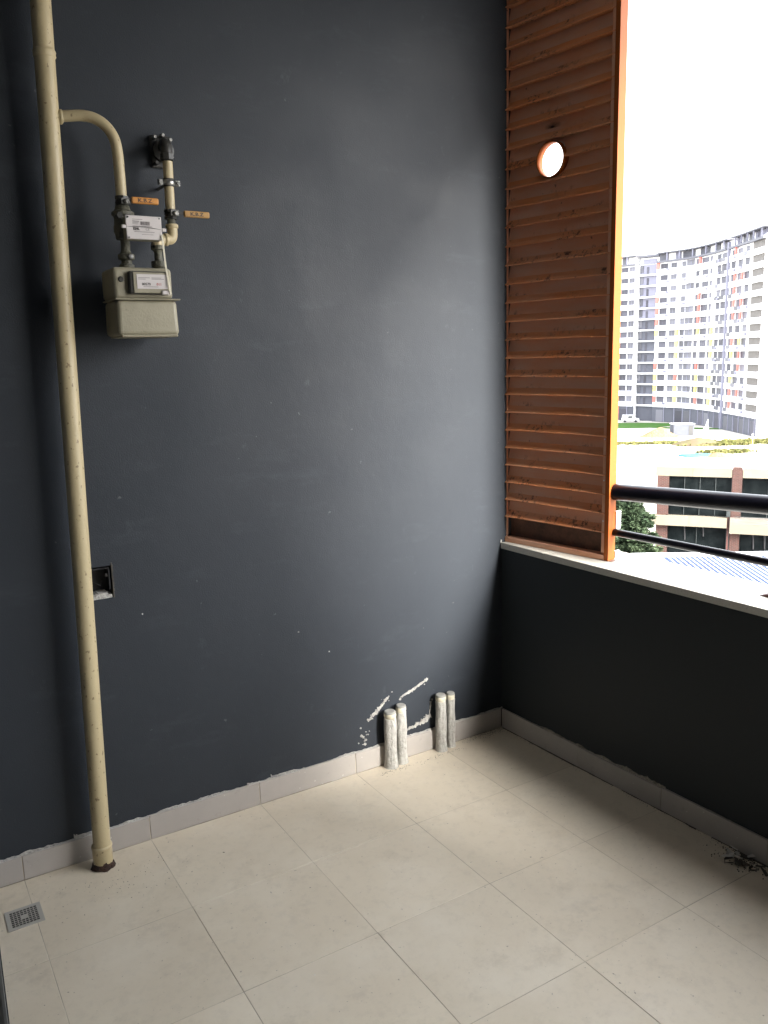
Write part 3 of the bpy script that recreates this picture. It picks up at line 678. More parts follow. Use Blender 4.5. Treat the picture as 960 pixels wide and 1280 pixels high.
stub(-.6215, -.039, .245, .0262, 'leftmost and shortest pipe stub, with a dark gap under its cap', 1, .004)
stub(-.5650, -.0345, .256, .0222, 'second pipe stub from the left, behind the leftmost one', 2)
stub(-.3645, -.037, .254, .0236, 'thicker left stub of the right hand pair near the corner', 3)
stub(-.3095, -.0315, .248, .0190, 'thin rightmost pipe stub of the pair near the corner', 4)

# ------------------------------------------------------------------ floor drain
dr = empty('floor_drain', 'square floor drain grate with small black holes at the left edge', 'drain', (-2.070, -.212, 0))
D = .052; b = MB()
n = 9; cell = 2*.038/n
b2 = MB()
holes = set()
for i in range(8):
    for j in range(8):
        if (i in (3, 4) and j in (3, 4)): continue
        holes.add((i, j))
G0 = -.040; cs = .010
def cellz(i, j): return (G0+cs*i, G0+cs*j)
th = .0022; hh = .0040
for i in range(8):
    for j in range(8):
        x_, y_ = cellz(i, j); c_ = (x_+cs/2, y_+cs/2)
        if (i, j) not in holes:
            b.add([(x_, y_, th), (x_+cs, y_, th), (x_+cs, y_+cs, th), (x_, y_+cs, th)], [(0, 1, 2, 3)]); continue
        o4 = [(x_, y_), (x_+cs, y_), (x_+cs, y_+cs), (x_, y_+cs)]
        i4 = [(c_[0]-hh, c_[1]-hh), (c_[0]+hh, c_[1]-hh), (c_[0]+hh, c_[1]+hh), (c_[0]-hh, c_[1]+hh)]
        b.add([(p[0], p[1], th) for p in o4]+[(p[0], p[1], th) for p in i4]+[(p[0], p[1], .0008) for p in i4],
              [(0, 1, 5, 4), (1, 2, 6, 5), (2, 3, 7, 6), (3, 0, 4, 7), (4, 5, 9, 8), (5, 6, 10, 9), (6, 7, 11, 10), (7, 4, 8, 11)])
        b2.add([(p[0]*1, p[1], .0009) for p in i4], [(0, 1, 2, 3)])
for (x0, x1, y0, y1) in ((-D, D, -D, G0), (-D, D, G0+8*cs, D), (-D, G0, G0, G0+8*cs), (G0+8*cs, D, G0, G0+8*cs)):
    b.add([(x0, y0, th), (x1, y0, th), (x1, y1, th), (x0, y1, th)], [(0, 1, 2, 3)])
for (p, q) in (((-D, -D), (D, -D)), ((D, -D), (D, D)), ((D, D), (-D, D)), ((-D, D), (-D, -D))):
    b.add([(p[0], p[1], 0), (q[0], q[1], 0), (q[0], q[1], th), (p[0], p[1], th)], [(0, 1, 2, 3)])
b.build('grate', 'cap_grey', dr); b2.build('grate_holes', 'black_plastic', dr)
MT['grate_steel'] = mat('grate_steel', (.40, .385, .35), .45).m
dr.children[0].data.materials[0] = MT['grate_steel']

# ------------------------------------------------------------------ rubble and crumbs
def shard_mesh(rnd, s):
    bm = bmesh.new()
    for k in range(9): bm.verts.new((rnd.uniform(-1, 1)*s, rnd.uniform(-1, 1)*s*.38, rnd.uniform(0, 1)*s*.25))
    bmesh.ops.convex_hull(bm, input=bm.verts[:])
    for v in [v for v in bm.verts if not v.link_faces]: bm.verts.remove(v)
    me = bpy.data.meshes.new('shard'); bm.to_mesh(me); bm.free(); return me
rnd = random.Random(4)
me_p = [shard_mesh(rnd, 1) for _ in range(6)]
me_d = [m_.copy() for m_ in me_p]
for m_ in me_p: m_.materials.append(MT['rubble_pale'])
for m_ in me_d: m_.materials.append(MT['rubble_dark'])
def shard(name, me, p, s, lab, cat, grp, tilt=.6):
    o = bpy.data.objects.new(name, me); COL.objects.link(o); o.location = p; o.scale = (s, s, s)
    o.rotation_euler = (rnd.uniform(-tilt, tilt), rnd.uniform(-tilt, tilt), rnd.uniform(0, 6.3)); tag(o, lab, cat, grp); return o
for k in range(22):
    top = k >= 15
    s_ = rnd.gauss(1.245, .032 if not top else .024); off = rnd.uniform(-.105, -.020)*(.8 if top else 1)
    shard('rubble_piece', (me_p if top else me_d)[k % 6], W(s_, off, rnd.uniform(.010, .017) if top else rnd.uniform(.001, .009)), rnd.uniform(.020, .030) if top else rnd.uniform(.014, .028),
          'pale broken plaster sliver lying on top of the dark heap by the parapet skirting' if top else 'dark broken piece at the bottom of the heap by the parapet skirting', 'rubble', 'heap of broken plaster by the parapet', .35)
b = MB()
for k in range(240):
    s_ = rnd.gauss(1.24, .05); off = -.012-abs(rnd.gauss(0, .038)); q = W(s_, off, 0); r_ = rnd.uniform(.0007, .0026)
    b.hexa([(q.x-r_, q.y-r_, 0), (q.x+r_, q.y-r_*.6, 0), (q.x+r_*.7, q.y+r_, 0), (q.x-r_, q.y+r_*.8, 0), (q.x-r_*.6, q.y-r_*.5, r_), (q.x+r_*.5, q.y-r_*.4, r_*1.2), (q.x+r_*.4, q.y+r_*.5, r_), (q.x-r_*.5, q.y+r_*.4, r_*.8)])
tag(b.build('debris_grit', 'rubble_dark'), 'dark grit spread round the broken plaster heap', 'grit', None, 'stuff')
b = MB()
for k in range(800):
    c = rnd.random()
    if c < .45: q = Vector((-.012-abs(rnd.gauss(0, .11)), -.012-abs(rnd.gauss(0, .022)), 0))
    elif c < .7: q = W(rnd.uniform(.02, 1.3), -.013-abs(rnd.gauss(0, .010)), 0)
    elif c < .85: q = Vector((rnd.uniform(-.7, -.28), -.07-abs(rnd.gauss(0, .012)), 0))
    else: q = Vector((-1.8+rnd.gauss(0, .12), -.12-abs(rnd.gauss(0, .10)), 0))
    r_ = rnd.uniform(.0004, .0013)
    b.hexa([(q.x-r_, q.y-r_, 0), (q.x+r_, q.y-r_*.6, 0), (q.x+r_*.7, q.y+r_, 0), (q.x-r_, q.y+r_*.8, 0), (q.x-r_*.6, q.y-r_*.5, r_), (q.x+r_*.5, q.y-r_*.4, r_*1.2), (q.x+r_*.4, q.y+r_*.5, r_), (q.x-r_*.5, q.y+r_*.4, r_*.8)])
tag(b.build('floor_grit', 'rubble_dark'), 'fine dark grit along the skirting, the corner and the pipes', 'grit', None, 'stuff')
for (x_, y_, s_, m_, lab) in [(-1.43, -.235, .0062, 0, 'small brown crumb on the tile in front of the meter wall'), (-1.57, -.035, .0045, 0, 'tiny dark crumb at the foot of the skirting right of the riser'), (-1.43, -.93, .005, 1, 'tiny pale pebble on the floor tile nearest the viewer'), (-.62, -.63, .0035, 0, 'tiny dark crumb on the middle floor tile')]:
    shard('crumb', (me_d if not m_ else me_p)[1], (x_, y_, .001), s_, lab, 'crumb', None, .3)

# ================================================================== OUTSIDE
GZ = -17.5
gr = tag(MB().box(-900, 1800, -900, 1800, GZ-1, GZ).build('ground', 'ground'), None, None, None, 'structure')
gr['label'] = 'pale dusty open ground of the building site'
# ---------------- tower
base = [(170.0, 178.5), (172.11, 170.28), (173.93, 162.59), (175.39, 155.57), (176.8, 149.66), (177.07, 141.35), (174.65, 133.76), (169.7, 124.55), (164.21, 115.58), (159.03, 107.77)]
base = [Vector((p[0], p[1], 0)) for p in base]
curve = catmull(base, 8)
# arc length zero at the second control point
cum = [0]
for i in range(len(curve)-1): cum.append(cum[-1]+(curve[i+1]-curve[i]).length)
s_off = cum[8]
def F(s, out=0, z=0):
    s2 = s+s_off; s2 = max(0, min(cum[-1]-1e-4, s2)); i = 0
    while i < len(cum)-2 and cum[i+1] < s2: i += 1
    t = (s2-cum[i])/(cum[i+1]-cum[i]); p = curve[i].lerp(curve[i+1], t); d = (curve[min(i+2, len(curve)-1)]-curve[max(i-1, 0)]).normalized()
    n_ = Vector((d.y, -d.x, 0)); 
    if n_.x > 0: n_ = -n_
    q = p+n_*out; return Vector((q.x, q.y, z))
def strip(s0, s1, o0, o1, z0_, z1_, b=None, step=2.0):
    b = b or MB(); n_ = max(1, int(math.ceil((s1-s0)/step)))
    for i in range(n_):
        a, c = s0+(s1-s0)*i/n_, s0+(s1-s0)*(i+1)/n_
        b.hexa([F(a, o1, z0_), F(c, o1, z0_), F(c, o0, z0_), F(a, o0, z0_), F(a, o1, z1_), F(c, o1, z1_), F(c, o0, z1_), F(a, o0, z1_)])
    return b
SEND = 67.9
tw = empty('apartment_tower', 'tall curved white apartment block with grey bay and red and yellow accents', 'apartment block')
FH = 2.85; Z1 = GZ+4.0; NF = 13
zt = Z1+NF*FH                     # roof deck level
strip(-8, 14.2, -14, 0, GZ, zt, None, 4).build('wall', 'tower_white', tw)
strip(14.2, 19.8, -14, -1.6, GZ, zt+1.8, None, 2).build('wall', 'tower_white', tw)
strip(19.8, SEND, -14, 0, GZ, zt, None, 2).build('wall', 'tower_white', tw)
# end gable
e0 = F(SEND, 0, 0); 
MB().hexa([(e0.x, e0.y, GZ), (e0.x+26, e0.y-16, GZ), (e0.x+30, e0.y-6, GZ), (e0.x+6, e0.y+6, GZ), (e0.x, e0.y, zt+1), (e0.x+26, e0.y-16, zt+1), (e0.x+30, e0.y-6, zt+1), (e0.x+6, e0.y+6, zt+1)]).build('end_wall', 'tower_white', tw)
# bay: grey infill per floor with a white slab edge
for k in range(NF):
    za = Z1+k*FH
    strip(14.3, 19.75, -1.6, -1.35, za+.35, za+FH, None, 3).build('bay_panel', 'tower_grey' if k < 8 else 'tower_pale', tw)
    strip(14.3, 19.75, -1.6, -.6, za, za+.35, None, 3).build('slab_edge', 'tower_white', tw)
for k in range(NF):
    za = Z1+k*FH
    strip(16.3, 16.9, -1.34, -1.25, za+.40, za+2.3, None, 3).build('bay_door', 'tower_glass', tw)
    strip(14.4, 15.3, -1.34, -1.20, za+.9, za+FH-.1, None, 3).build('bay_window', 'tower_glass_pale', tw)
wins = {}
def wmesh(w_, h_, m, d=.35):
    key = (round(w_, 1), round(h_, 1), m)
    if key not in wins:
        b = MB(); fw = .10
        b.box(-w_/2, w_/2, -.05, .06, 0, fw); b.box(-w_/2, w_/2, -.05, .06, h_-fw, h_); b.box(-w_/2, -w_/2+fw, -.05, .06, fw, h_-fw); b.box(w_/2-fw, w_/2, -.05, .06, fw, h_-fw)
        if w_ > 1.6: b.box(-.04, .04, -.04, .05, fw, h_-fw)
        g = MB(); g.box(-w_/2+fw, w_/2-fw, -.02, .02, fw, h_-fw)
        me1 = b.build('t', 'tower_grey' if m == 'tower_glass' else 'tower_pale'); me2 = g.build('t', m)
        wins[key] = (me1.data, me2.data); bpy.data.objects.remove(me1); bpy.data.objects.remove(me2)
    return wins[key]
def heading(s):
    a = F(s-.5); c = F(s+.5); return math.atan2(c.y-a.y, c.x-a.x)
def window(s0, s1, za, h_, m='tower_glass', out=.06):
    me1, me2 = wmesh(s1-s0, h_, m)
    o = part('window', me1, None, tw, F((s0+s1)/2, out, za), heading((s0+s1)/2)); g = part('pane', me2, None, o)
rt = random.Random(12)
LEFTW = [(-6, -4, 0), (-2.5, -.5, 0), (2, 4, 0), (5.2, 7.2, 0), (9.6, 11.6, 0), (11.9, 13.6, 1)]
CENW = [(20.9, 23.0, 0), (23.9, 25.7, 1), (27.2, 28.6, 1), (28.8, 31.6, 2), (32.2, 33.6, 0), (34.9, 37.7, 0), (38.5, 39.6, 1), (42.2, 44.1, 3), (44.7, 47.4, 3)]
RGTW = [(49.9, 51.9, 3), (53.4, 55.7, 3), (57.3, 59.4, 3)]
for k in range(NF):
    za = Z1+k*FH; up = k >= 9
    # white balcony bands, one per wing
    for (a, c) in ((-8, 14.0), (20.0, 47.6), (49.6, SEND)):
        strip(a, c, .02, .55, za-.05, za+1.20, None, 2.2).build('floor_band', 'tower_white', tw)
    for (a, c, t) in LEFTW+CENW+RGTW:
        if t == 2:
            if not up or k % 2 == 0: window(a, (a+c)/2-.05, za+1.22, 1.5, 'tower_glass_pale'); window((a+c)/2+.05, c, za+1.22, 1.5, 'tower_glass_pale')
            continue
        if t == 3:
            window(a, c, za+1.22, 1.56 if k != NF-1 else 1.2, 'tower_glass' if not rt.random() < .25 else 'tower_glass_pale')
        else:
            window(a, c, za+1.22, 1.5 if not up else 1.3, 'tower_glass' if t == 0 else 'tower_glass_pale')
        if t == 3 and rt.random() < .5:
            q = F((a+c)/2, .62, za+.45); o = MB().box(-(c-a)/2+.1, (c-a)/2-.1, -.05, .05, 0, .85).build('balcony_front', 'tower_glass_pale', tw, 0); o.location = q; o.rotation_euler.z = heading((a+c)/2)
    # wide balcony opening at the far right
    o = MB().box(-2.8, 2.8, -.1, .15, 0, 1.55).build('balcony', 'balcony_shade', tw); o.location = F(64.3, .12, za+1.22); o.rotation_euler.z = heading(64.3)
me_ac = None
for k in range(NF):
    for s_ in (23.4, 28.7, 38.1, 44.3, 52.7, 56.4, 60.6):
        if rt.random() < .45:
            q = F(s_, .72, Z1+k*FH+.35+rt.random()*.3)
            if me_ac is None: o = MB().box(-.42, .42, -.16, .16, 0, .6).build('air_conditioner', 'tower_pale', tw); me_ac = o.data; o.location = q; o.rotation_euler.z = heading(s_)
            else: part('air_conditioner', me_ac, None, tw, q, heading(s_))
# accent panels: (arc position, {floor: colour})
acc = {20.3: 'RYYR--YRRR--R', 26.55: 'YYR-YYY-----'+'-', 34.3: 'RYYR--YRRR--R', 41.1: 'YYY-YYY------', 52.6: 'RRY-YR-RRRR-R', 56.7: '-R-RRY-RR-R--', 8.9: 'RYYYYR-RRR---', 48.8: '-------------'}
for s_, code in acc.items():
    for k, ch in enumerate(code):
        if ch == '-' or k >= NF: continue
        w_ = .38 if s_ > 10 else .6
        o = MB().box(-w_, w_, -.1, .12, 0, 1.7).build('accent_panel', 'tower_red' if ch == 'R' else 'tower_yellow', tw)
        o.location = F(s_, .45, Z1+k*FH+1.17); o.rotation_euler.z = heading(s_)
# vertical grey shaft between centre and right wings
b = MB(); p0 = F(48.6, .4, 0)
strip(48.35, 48.9, .0, .60, GZ, zt+1.6, None, 2).build('shaft', 'tower_pale', tw)
# ground floor
strip(-8, 14.2, .02, .25, GZ, Z1-.06, None, 2).build('ground_storey', 'tower_base', tw)
strip(14.3, 19.7, -1.6, -1.2, GZ, Z1-.06, None, 2).build('ground_storey', 'tower_base', tw)
strip(19.8, 48, .02, .25, GZ, Z1-.06, None, 2).build('ground_storey', 'tower_base', tw)
strip(49.2, SEND, .02, .25, GZ, Z1-.06, None, 2).build('ground_storey', 'tower_base', tw)
for i, s_ in enumerate([0, 3.5, 8, 11, 22, 25.2, 28, 31, 34.5, 37, 40, 43, 46, 51, 54, 57, 60, 63, 66]):
    m_ = ('tower_glass', 'tower_glass_pale', 'tower_base')[i % 3]
    o = MB().box(-1.05, 1.05, -.05, .15, 0, 3.1).build('shopfront', m_, tw); o.location = F(s_, .28, GZ+.1); o.rotation_euler.z = heading(s_)
    MB().box(1.25, 1.45, -.1, .2, 0, 3.8).build('pilaster', 'tower_pale', o)
# penthouse storey and roof
for (a, c) in ((-8, 13.9), (20.0, 47.6), (49.4, SEND)):
    strip(a, c, -.4, .75, zt-.02, zt+.45, None, 2).build('roof_kerb', 'roof_slate', tw)
    strip(a+.3, c-.5, -6, -1.2, zt+.45, zt+2.3, None, 2).build('penthouse_wall', 'tower_white', tw)
    strip(a-.1, c+.1, -6.5, .5, zt+2.32, zt+2.62, None, 2).build('roof_slab', 'roof_slate', tw)
    s_ = a+1
    while s_ < c-1:
        w_ = rt.choice((.8, 1.3, 2.0)); 
        o = MB().box(-w_, w_, -.05, .15, 0, 1.75).build('penthouse_window', rt.choice(('roof_slate', 'tower_pale', 'tower_glass_pale')), tw); o.location = F(s_, -1.05, zt+.5); o.rotation_euler.z = heading(s_)
        o = MB().box(-.15, .15, -.15, .15, 0, 1.86).build('roof_post', 'tower_pale', tw); o.location = F(s_+w_+.4, .2, zt+.455); o.rotation_euler.z = heading(s_)
        s_ += w_*2+1.6
strip(14.3, 19.7, -7, -.7, zt+1.9, zt+2.5, None, 2).build('roof_slab', 'roof_slate', tw)
strip(15.2, 18.9, -1.62, -1.3, zt+.2, zt+1.4, None, 2).build('penthouse_window', 'tower_pale', tw)

# ---------------- site in front of the tower
def flat(name, m, pts, z, label, cat=None, kind='structure', par=None, th=.08):
    b = MB(); n_ = len(pts)
    b.add([(p[0], p[1], z) for p in pts]+[(p[0], p[1], z+th) for p in pts], [tuple(range(n_))[::-1], tuple(range(n_, 2*n_))]+[(i, (i+1) % n_, n_+(i+1) % n_, n_+i) for i in range(n_)])
    o = b.build(name, m, par); return tag(o, label, cat, None, kind)
def ell(cx_, cy_, rx, ry, rot, n_=28, jag=.06, seed=0):
    rr = random.Random(seed); return [(cx_+math.cos(rot)*rx*math.cos(a)*k-math.sin(rot)*ry*math.sin(a)*k, cy_+math.sin(rot)*rx*math.cos(a)*k+math.cos(rot)*ry*math.sin(a)*k) for a, k in ((2*math.pi*i/n_, 1+rr.uniform(-jag, jag)) for i in range(n_))]
SD = math.atan2(-.5245, .851)     # direction across the view
def mound(name, m, c, rx, ry, h, label, cat, kind=None, seed=0, lumps=.3):
    b = MB(); N, S_ = 9, 30; vs = []; fs = []
    for i in range(N+1):
        t = i/N
        for k in range(S_):
            a = 2*math.pi*k/S_; q = 1+.12*noise.noise(Vector((math.cos(a)*1.5+seed, math.sin(a)*1.5, 0)))
            lx, ly = rx*t*q*math.cos(a), ry*t*q*math.sin(a)
            hz = h*(math.cos(math.pi*min(1, t))*.5+.5)*(1+lumps*noise.noise(Vector((lx*.6, ly*.6, seed))))
            vs.append((c[0]+math.cos(SD)*lx-math.sin(SD)*ly, c[1]+math.sin(SD)*lx+math.cos(SD)*ly, GZ-.05+hz))
    for i in range(N):
        for k in range(S_): a = i*S_+k; d = i*S_+(k+1) % S_; fs.append((a, d, d+S_, a+S_))
    b.add(vs, fs, True); o = b.build(name, m); return tag(o, label, cat, None, kind)
flat('lawn', 'lawn', ell(161.5, 147.5, 13.5, 7.5, SD, seed=1), GZ+.02, 'green lawn strip in front of the curved apartment block')
flat('path', 'pavement', ell(170, 142, 30, 4, SD+.2, seed=2, jag=.02), GZ+.01, 'pale path along the foot of the apartment block')
flat('hedge_bed', 'lawn', ell(166, 131, 10, 1.6, SD-.55, seed=5), GZ+.03, 'narrow planted bed before the right wing of the block')
mound('sand_pile', 'sand', (146.5, 123.0), 5.2, 4.0, 1.9, 'heap of yellow sand on the site left of the grey container', 'sand pile', None, 3)
mound('earth_mound', 'scrub_brown', (139.5, 107.2), 6.3, 5.5, 1.3, 'long brown earth mound right of the sand heap', 'earth mound', None, 4)
mound('sand_pile', 'sand', (125.6, 92.0), 3.0, 2.2, .8, 'small low sand heap right of the blue tarpaulin', 'sand pile', None, 8)
b = MB(); 
cg = empty('site_container', 'pale grey site container with a dark door behind the earth mound', 'container', (151.5, 120.5, GZ), None, None, SD)
boxpart('container_body', 'container_grey', cg, -2.3, 2.3, 0, 2.5, 0, 2.5, .05)
boxpart('container_door', 'dark_metal', cg, 1.1, 2.0, -.05, 0, .1, 2.2)
boxpart('container_roof', 'white_metal', cg, -2.4, 2.4, -.1, 2.6, 2.5, 2.62)
flat('tarpaulin', 'tarp_blue', ell(123.6, 95.2, 3.0, 1.9, SD, 18, .12, 6), GZ+.02, 'light blue tarpaulin spread on the pale ground', 'tarpaulin', None, None, .25)
def scrub_patch(name, cpts, n_, label, m, hh_=(.3, 1.0), seed=0):
    rr = random.Random(seed); b = MB()
    for k in range(n_):
        c = rr.choice(cpts); lx, ly = rr.gauss(0, c[2]), rr.gauss(0, c[3])
        X = c[0]+math.cos(SD)*lx-math.sin(SD)*ly; Y = c[1]+math.sin(SD)*lx+math.cos(SD)*ly
        for q in range(4):
            a = rr.uniform(0, 6.28); r_ = rr.uniform(.15, .45); h_ = rr.uniform(*hh_)
            dx, dy = math.cos(a)*r_, math.sin(a)*r_
            b.add([(X-dx, Y-dy, GZ), (X+dx, Y+dy, GZ), (X+dx*1.3+rr.uniform(-.2, .2), Y+dy*1.3, GZ+h_), (X-dx*.6, Y-dy*.6, GZ+h_*1.1)], [(0, 1, 2, 3)])
    return tag(b.build(name, m), label, 'scrub', None, 'stuff')
scrub_patch('scrub', [(131, 116.5, 4, .7), (136, 112, 3, .5)], 500, 'yellowish scrub strip at the left of the site', 'scrub', (.1, .45), 1)
scrub_patch('scrub', [(141, 103, 3.0, .7), (131.5, 95.0, 2.0, .9)], 420, 'olive and yellow scrub beside the earth mound', 'scrub', (.1, .5), 2)
scrub_patch('scrub', [(150.5, 101.5, 4.5, 1.3)], 800, 'green scrub strip at the right edge below the block', 'scrub', (.1, .5), 3)
# white van parked in front of the block
def van(c, rot, label):
    v = empty('parked_van', label, 'van', c, None, None, rot)
    MB().hexa([(-2.3, -.9, .35), (2.3, -.9, .35), (2.3, .9, .35), (-2.3, .9, .35), (-2.25, -.85, 1.1), (2.2, -.85, 1.0), (2.2, .85, 1.0), (-2.25, .85, 1.1)]).build('body', 'van_white', v, .08)
    MB().hexa([(-2.2, -.84, 1.08), (1.5, -.84, 1.03), (1.5, .84, 1.03), (-2.2, .84, 1.08), (-2.1, -.75, 1.95), (.7, -.75, 1.95), (.7, .75, 1.95), (-2.1, .75, 1.95)]).build('cabin', 'van_white', v, .08)
    MB().box(-.6, .55, -.87, -.80, 1.2, 1.7).build('side_window', 'dark_metal', v)
    for a in (-1.4, 1.4):
        for q in (-.85, .85): MB().lathe([(0, -.12), (.34, -.12), (.34, .12), (0, .12)], (a, q, .34), 14, 'y').build('wheel', 'tyre', v)
van((171.0, 153.6, GZ), SD-1.2+.9, 'small white van parked before the grey bay of the block')
lp = empty('site_pole', 'thin pale pole standing in the scrub at the right edge', 'pole', (146.3, 99.8, GZ))
MB().tube([(0, 0, 0), (0, 0, 1.9)], .09, 8).build('pole', 'tower_yellow', lp); MB().box(-.2, .2, -.05, .05, 1.7, 2.1).build('pole_top', 'white_metal', lp)
wl = tag(MB().box(-2.6, 2.6, -.15, .15, 0, .45).build('low_wall', 'plain_grey'), 'long thin grey kerb wall lying across the pale ground', 'low wall'); wl.location = (108.0, 93.2, GZ); wl.rotation_euler.z = SD-.02
tj = MB().add([(-1.0, 0, 0), (1.2, .2, 0), (.9, .3, 2.6), (.2, .1, 1.0), (-1, .5, 0), (1.2, .7, 0), (1.0, .6, 2.5), (.2, .5, 1.0)], [(0, 1, 2, 3), (4, 7, 6, 5), (0, 3, 7, 4), (3, 2, 6, 7), (2, 1, 5, 6)]).build('white_sheet', 'white_metal')
tj.location = (164.5, 124.5, GZ); tag(tj, 'white wind blown sheet standing at the foot of the grey shaft', 'sheet')
rnd = random.Random(31)
for (x_, y_, s_, lab) in [(96.5, 84.5, .8, 'dark heap of scrap above the thick rail, left'), (113, 88, .5, 'small dark scrap left of the blue tarpaulin'), (128, 98, .6, 'small dark scrap beyond the blue tarpaulin'), (133, 91.5, .8, 'dark scrap heap at the right of the site'), (147, 117.5, .7, 'dark scrap by the grey container'), (92, 90, .5, 'tiny dark scrap on the pale ground, left')]:
    o = bpy.data.objects.new('scrap_heap', me_d[3]); COL.objects.link(o); o.location = (x_, y_, GZ); o.scale = (s_, s_, s_*1.2); tag(o, lab, 'scrap')
pv = flat('yard', 'pavement', [(26, 50), (26, 20), (60, 20), (48, 60)], GZ+.005, 'pinkish paved yard behind the conifer')

# ---------------- low brick building
LB = Vector((43.92, 36.33, 0)); LD = math.atan2(-5.69, 4.10)
lb = empty('brick_building', 'low brick and cream building with large dark windows behind the railing', 'building', LB, None, None, LD)
# local x along facade (to the right), local -y towards the viewer
LEN = 13.0; DEP = 4.2
boxpart('core_wall', 'plain_grey', lb, .05, LEN, .35, DEP, GZ, -7.0)
boxpart('side_wall', 'brick', lb, 0, .045, .34, DEP, GZ, -7.0)
boxpart('roof', 'tower_white', lb, -.1, LEN+.1, .26, DEP+.1, -7.0, -6.5)
for (a, c) in ((-.12, 2.3), (2.31, 4.80), (5.47, 9.0), (9.01, LEN)):
    boxpart('parapet_panel', 'cream_render', lb, a, c, -.12, .25, -7.0, -6.38)
for (a, c, m_) in ((0, .78, 0), (4.82, 5.45, 1), (10.3, 10.95, 0)):
    boxpart('brick_pier', 'brick', lb, a, c, -.10 if not m_ else -.14, .34, -9.75, -7.003 if not m_ else -6.30)
    boxpart('brick_pier', 'brick', lb, a-.0, c, -.10, .34, GZ, -10.42)
boxpart('cream_beam', 'cream_render', lb, -.45, 2.2, -.55, .1, -10.41, -9.76)
boxpart('cream_beam', 'cream_render', lb, 2.21, 4.62, -.55, .1, -10.41, -9.76)
boxpart('cream_beam', 'cream_render', lb, 4.80, 9.2, -.62, .1, -10.75, -10.12)
boxpart('cream_beam', 'cream_render', lb, 9.21, LEN, -.62, .1, -10.75, -10.12)
boxpart('timber_fascia', 'plank_grey', lb, 4.80, LEN, -.60, .1, -10.117, -9.72)
boxpart('balcony_rail', 'mullion', lb, 5.1, LEN, -.60, -.56, -9.60, -9.56)
boxpart('drainpipe', 'bracket_brown', lb, 4.64, 4.74, -.22, -.12, -13.2, -9.70)
boxpart('rainwater_head', 'mullion', lb, 4.55, 4.80, -.35, -.12, -9.68, -9.30, .03)
MB().lathe([(0, -.16), (.10, -.13), (.12, -.06), (.08, .0)], (4.90, -.10, -10.75), 14, 'y').build('wall_lamp', 'white_metal', lb)
def glazing(a, c, z_a, z_b, n_, hbars=()):
    w_ = (c-a)/n_
    for i in range(n_):
        o = boxpart('window_pane', 'glass_dark', lb, a+w_*i+.02, a+w_*(i+1)-.02, .10, .13, z_a+.02, z_b-.02)
        boxpart('mullion', 'mullion', o, a+w_*(i+1)-.02, a+w_*(i+1)+.02, .06, .15, z_a, z_b)
    for z_ in hbars: boxpart('transom', 'mullion', lb, a, c, .055, .098, z_-.025, z_+.025)
glazing(.80, 4.80, -9.74, -7.01, 4, (-8.35,)); glazing(.80, 4.60, -12.75, -10.43, 2, ()); glazing(.80, 4.60, -15.4, -12.95, 4)
boxpart('spandrel', 'mullion', lb, .80, 4.60, .0, .12, -12.94, -12.76)
glazing(5.47, 10.28, -9.70, -7.01, 3); glazing(5.47, 10.28, -12.6, -10.77, 3); glazing(5.47, 10.28, -15.4, -12.62, 3)
glazing(10.97, LEN, -9.70, -7.01, 2); glazing(10.97, LEN, -12.6, -10.77, 2)
for (cx_, cz_, r_) in ((6.35, -9.0, .85), (8.0, -9.0, .85), (9.6, -9.0, .85)):
    MB().tube([(cx_+r_*math.cos(a), .09, cz_+r_*.75*math.sin(a)) for a in [math.pi*k/14 for k in range(15)]], .03, 6).build('arched_bar', 'dark_metal', lb)
for (cx_, r_) in ((5.9, .55), (7.15, .7), (8.7, .8)):
    MB().tube([(cx_+r_*math.cos(a), -.02, -8.95+r_*.6*math.sin(a)) for a in [math.pi*k/14 for k in range(15)]], .05, 6).build('pale_arch', 'mullion', lb)
for (a, z_) in ((1.9, -11.2), (3.1, -10.9), (6.3, -11.6), (7.0, -11.5)):
    MB().tube([(a, .09, z_+.7), (a+.05, .09, z_-.3)], .05, 6).build('hanging_strap', 'black_plastic', lb)

# ---------------- blue ribbed roof below the balcony
br_ = empty('blue_roof', 'low blue ribbed metal roof with white edging below the balcony', 'roof', (30.0, 21.6, -8.0), None, None, math.atan2(-2.0, 2.94))
RX0, RX1 = -1.8, 9.0
boxpart('white_edging', 'white_metal', br_, -3.2, RX1, -11, 1.0, -.35, -.03)
boxpart('edge_flashing', 'white_metal', br_, -3.2, RX1, .55, 1.05, -.029, .07, .01)
nb = 46; bw_ = (RX1-RX0)/nb
me_s = None
for i in range(nb):
    if me_s is None:
        o = MB().box(0, bw_*.80, -10.5, .5, -.028, .0).build('roof_sheet', 'roof_blue', br_); me_s = o.data
        r2 = MB().box(bw_*.80, bw_*.995, -10.5, .5, -.028, .006).build('roof_rib', 'white_metal', o); me_r = r2.data
    else: o = part('roof_sheet', me_s, None, br_); part('roof_rib', me_r, None, o)
    o.location = (RX0+i*bw_, 0, 0)
boxpart('support_wall', 'plain_grey', br_, -3.0, RX1, -10.8, .9, GZ+8.0, -.36)

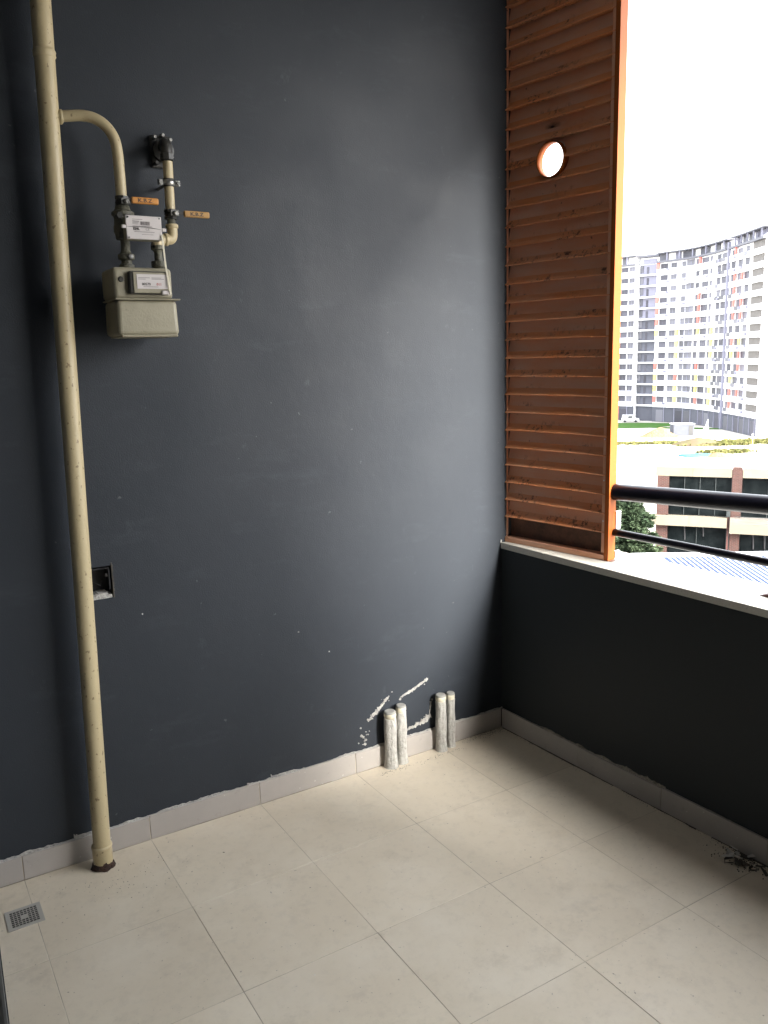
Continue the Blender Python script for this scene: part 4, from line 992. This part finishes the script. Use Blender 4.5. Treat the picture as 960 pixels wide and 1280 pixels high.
# ---------------- conifer
def conifer(c, H, Rb, label, seed):
    rr = random.Random(seed); t = empty('conifer_tree', label, 'tree', c)
    MB().tube([(0, 0, 0), (.05, 0, H*.4), (0, .05, H*.97)], [.28, .18, .03], 10).build('trunk', 'bark', t)
    b = MB(); lb_ = MB(); z = H*.10
    while z < H*.985:
        u_ = (z/H); rad = Rb*(1-u_)**.62*rr.uniform(.85, 1.12)+.15
        nbr = 9 if u_ < .9 else 6
        a0 = rr.uniform(0, 6.28)
        for k in range(nbr):
            a = a0+2*math.pi*k/nbr+rr.uniform(-.3, .3); L = rad*rr.uniform(.7, 1.12); rise = rr.uniform(-.10, .22)
            d = Vector((math.cos(a), math.sin(a), 0)); sd_ = Vector((-d.y, d.x, 0))
            root = Vector((0, 0, z)); tip = root+d*L+Vector((0, 0, L*rise))
            lb_.tube([root, (root+tip)/2+Vector((0, 0, .05)), tip], [.045, .03, .01], 5, False)
            n_ = int(L*26)+6
            for q in range(n_):
                f = rr.random()**.6; p = root.lerp(tip, f)+Vector((0, 0, -.25*f*f*L*.3))
                w_ = L*.26*(1.15-f)
                p = p+sd_*rr.uniform(-1, 1)*w_+Vector((0, 0, rr.uniform(-.10, .12)))
                for _ in range(5):
                    dd = (d*rr.uniform(.1, 1)+sd_*rr.uniform(-.9, .9)+Vector((0, 0, rr.uniform(-.1, .45)))).normalized(); ll = rr.uniform(.14, .30); ww = rr.uniform(.025, .055)
                    s2 = dd.cross(Vector((rr.uniform(-1, 1), rr.uniform(-1, 1), rr.uniform(-1, 1)))).normalized()*ww
                    o_ = p+Vector((rr.uniform(-.08, .08), rr.uniform(-.08, .08), rr.uniform(-.06, .06)))
                    b.add([o_-s2*.6, o_+s2*.6, o_+dd*ll*.6+s2, o_+dd*ll, o_+dd*ll*.6-s2], [(0, 1, 2, 3, 4)])
        z += .30*(1-.4*u_)
    lb_.build('limbs', 'bark', t); b.build('crown', 'needles', t)
conifer((32.25, 28.4, GZ), 11.7, 3.4, 'dark green conifer between the orange screen and the brick building', 5)
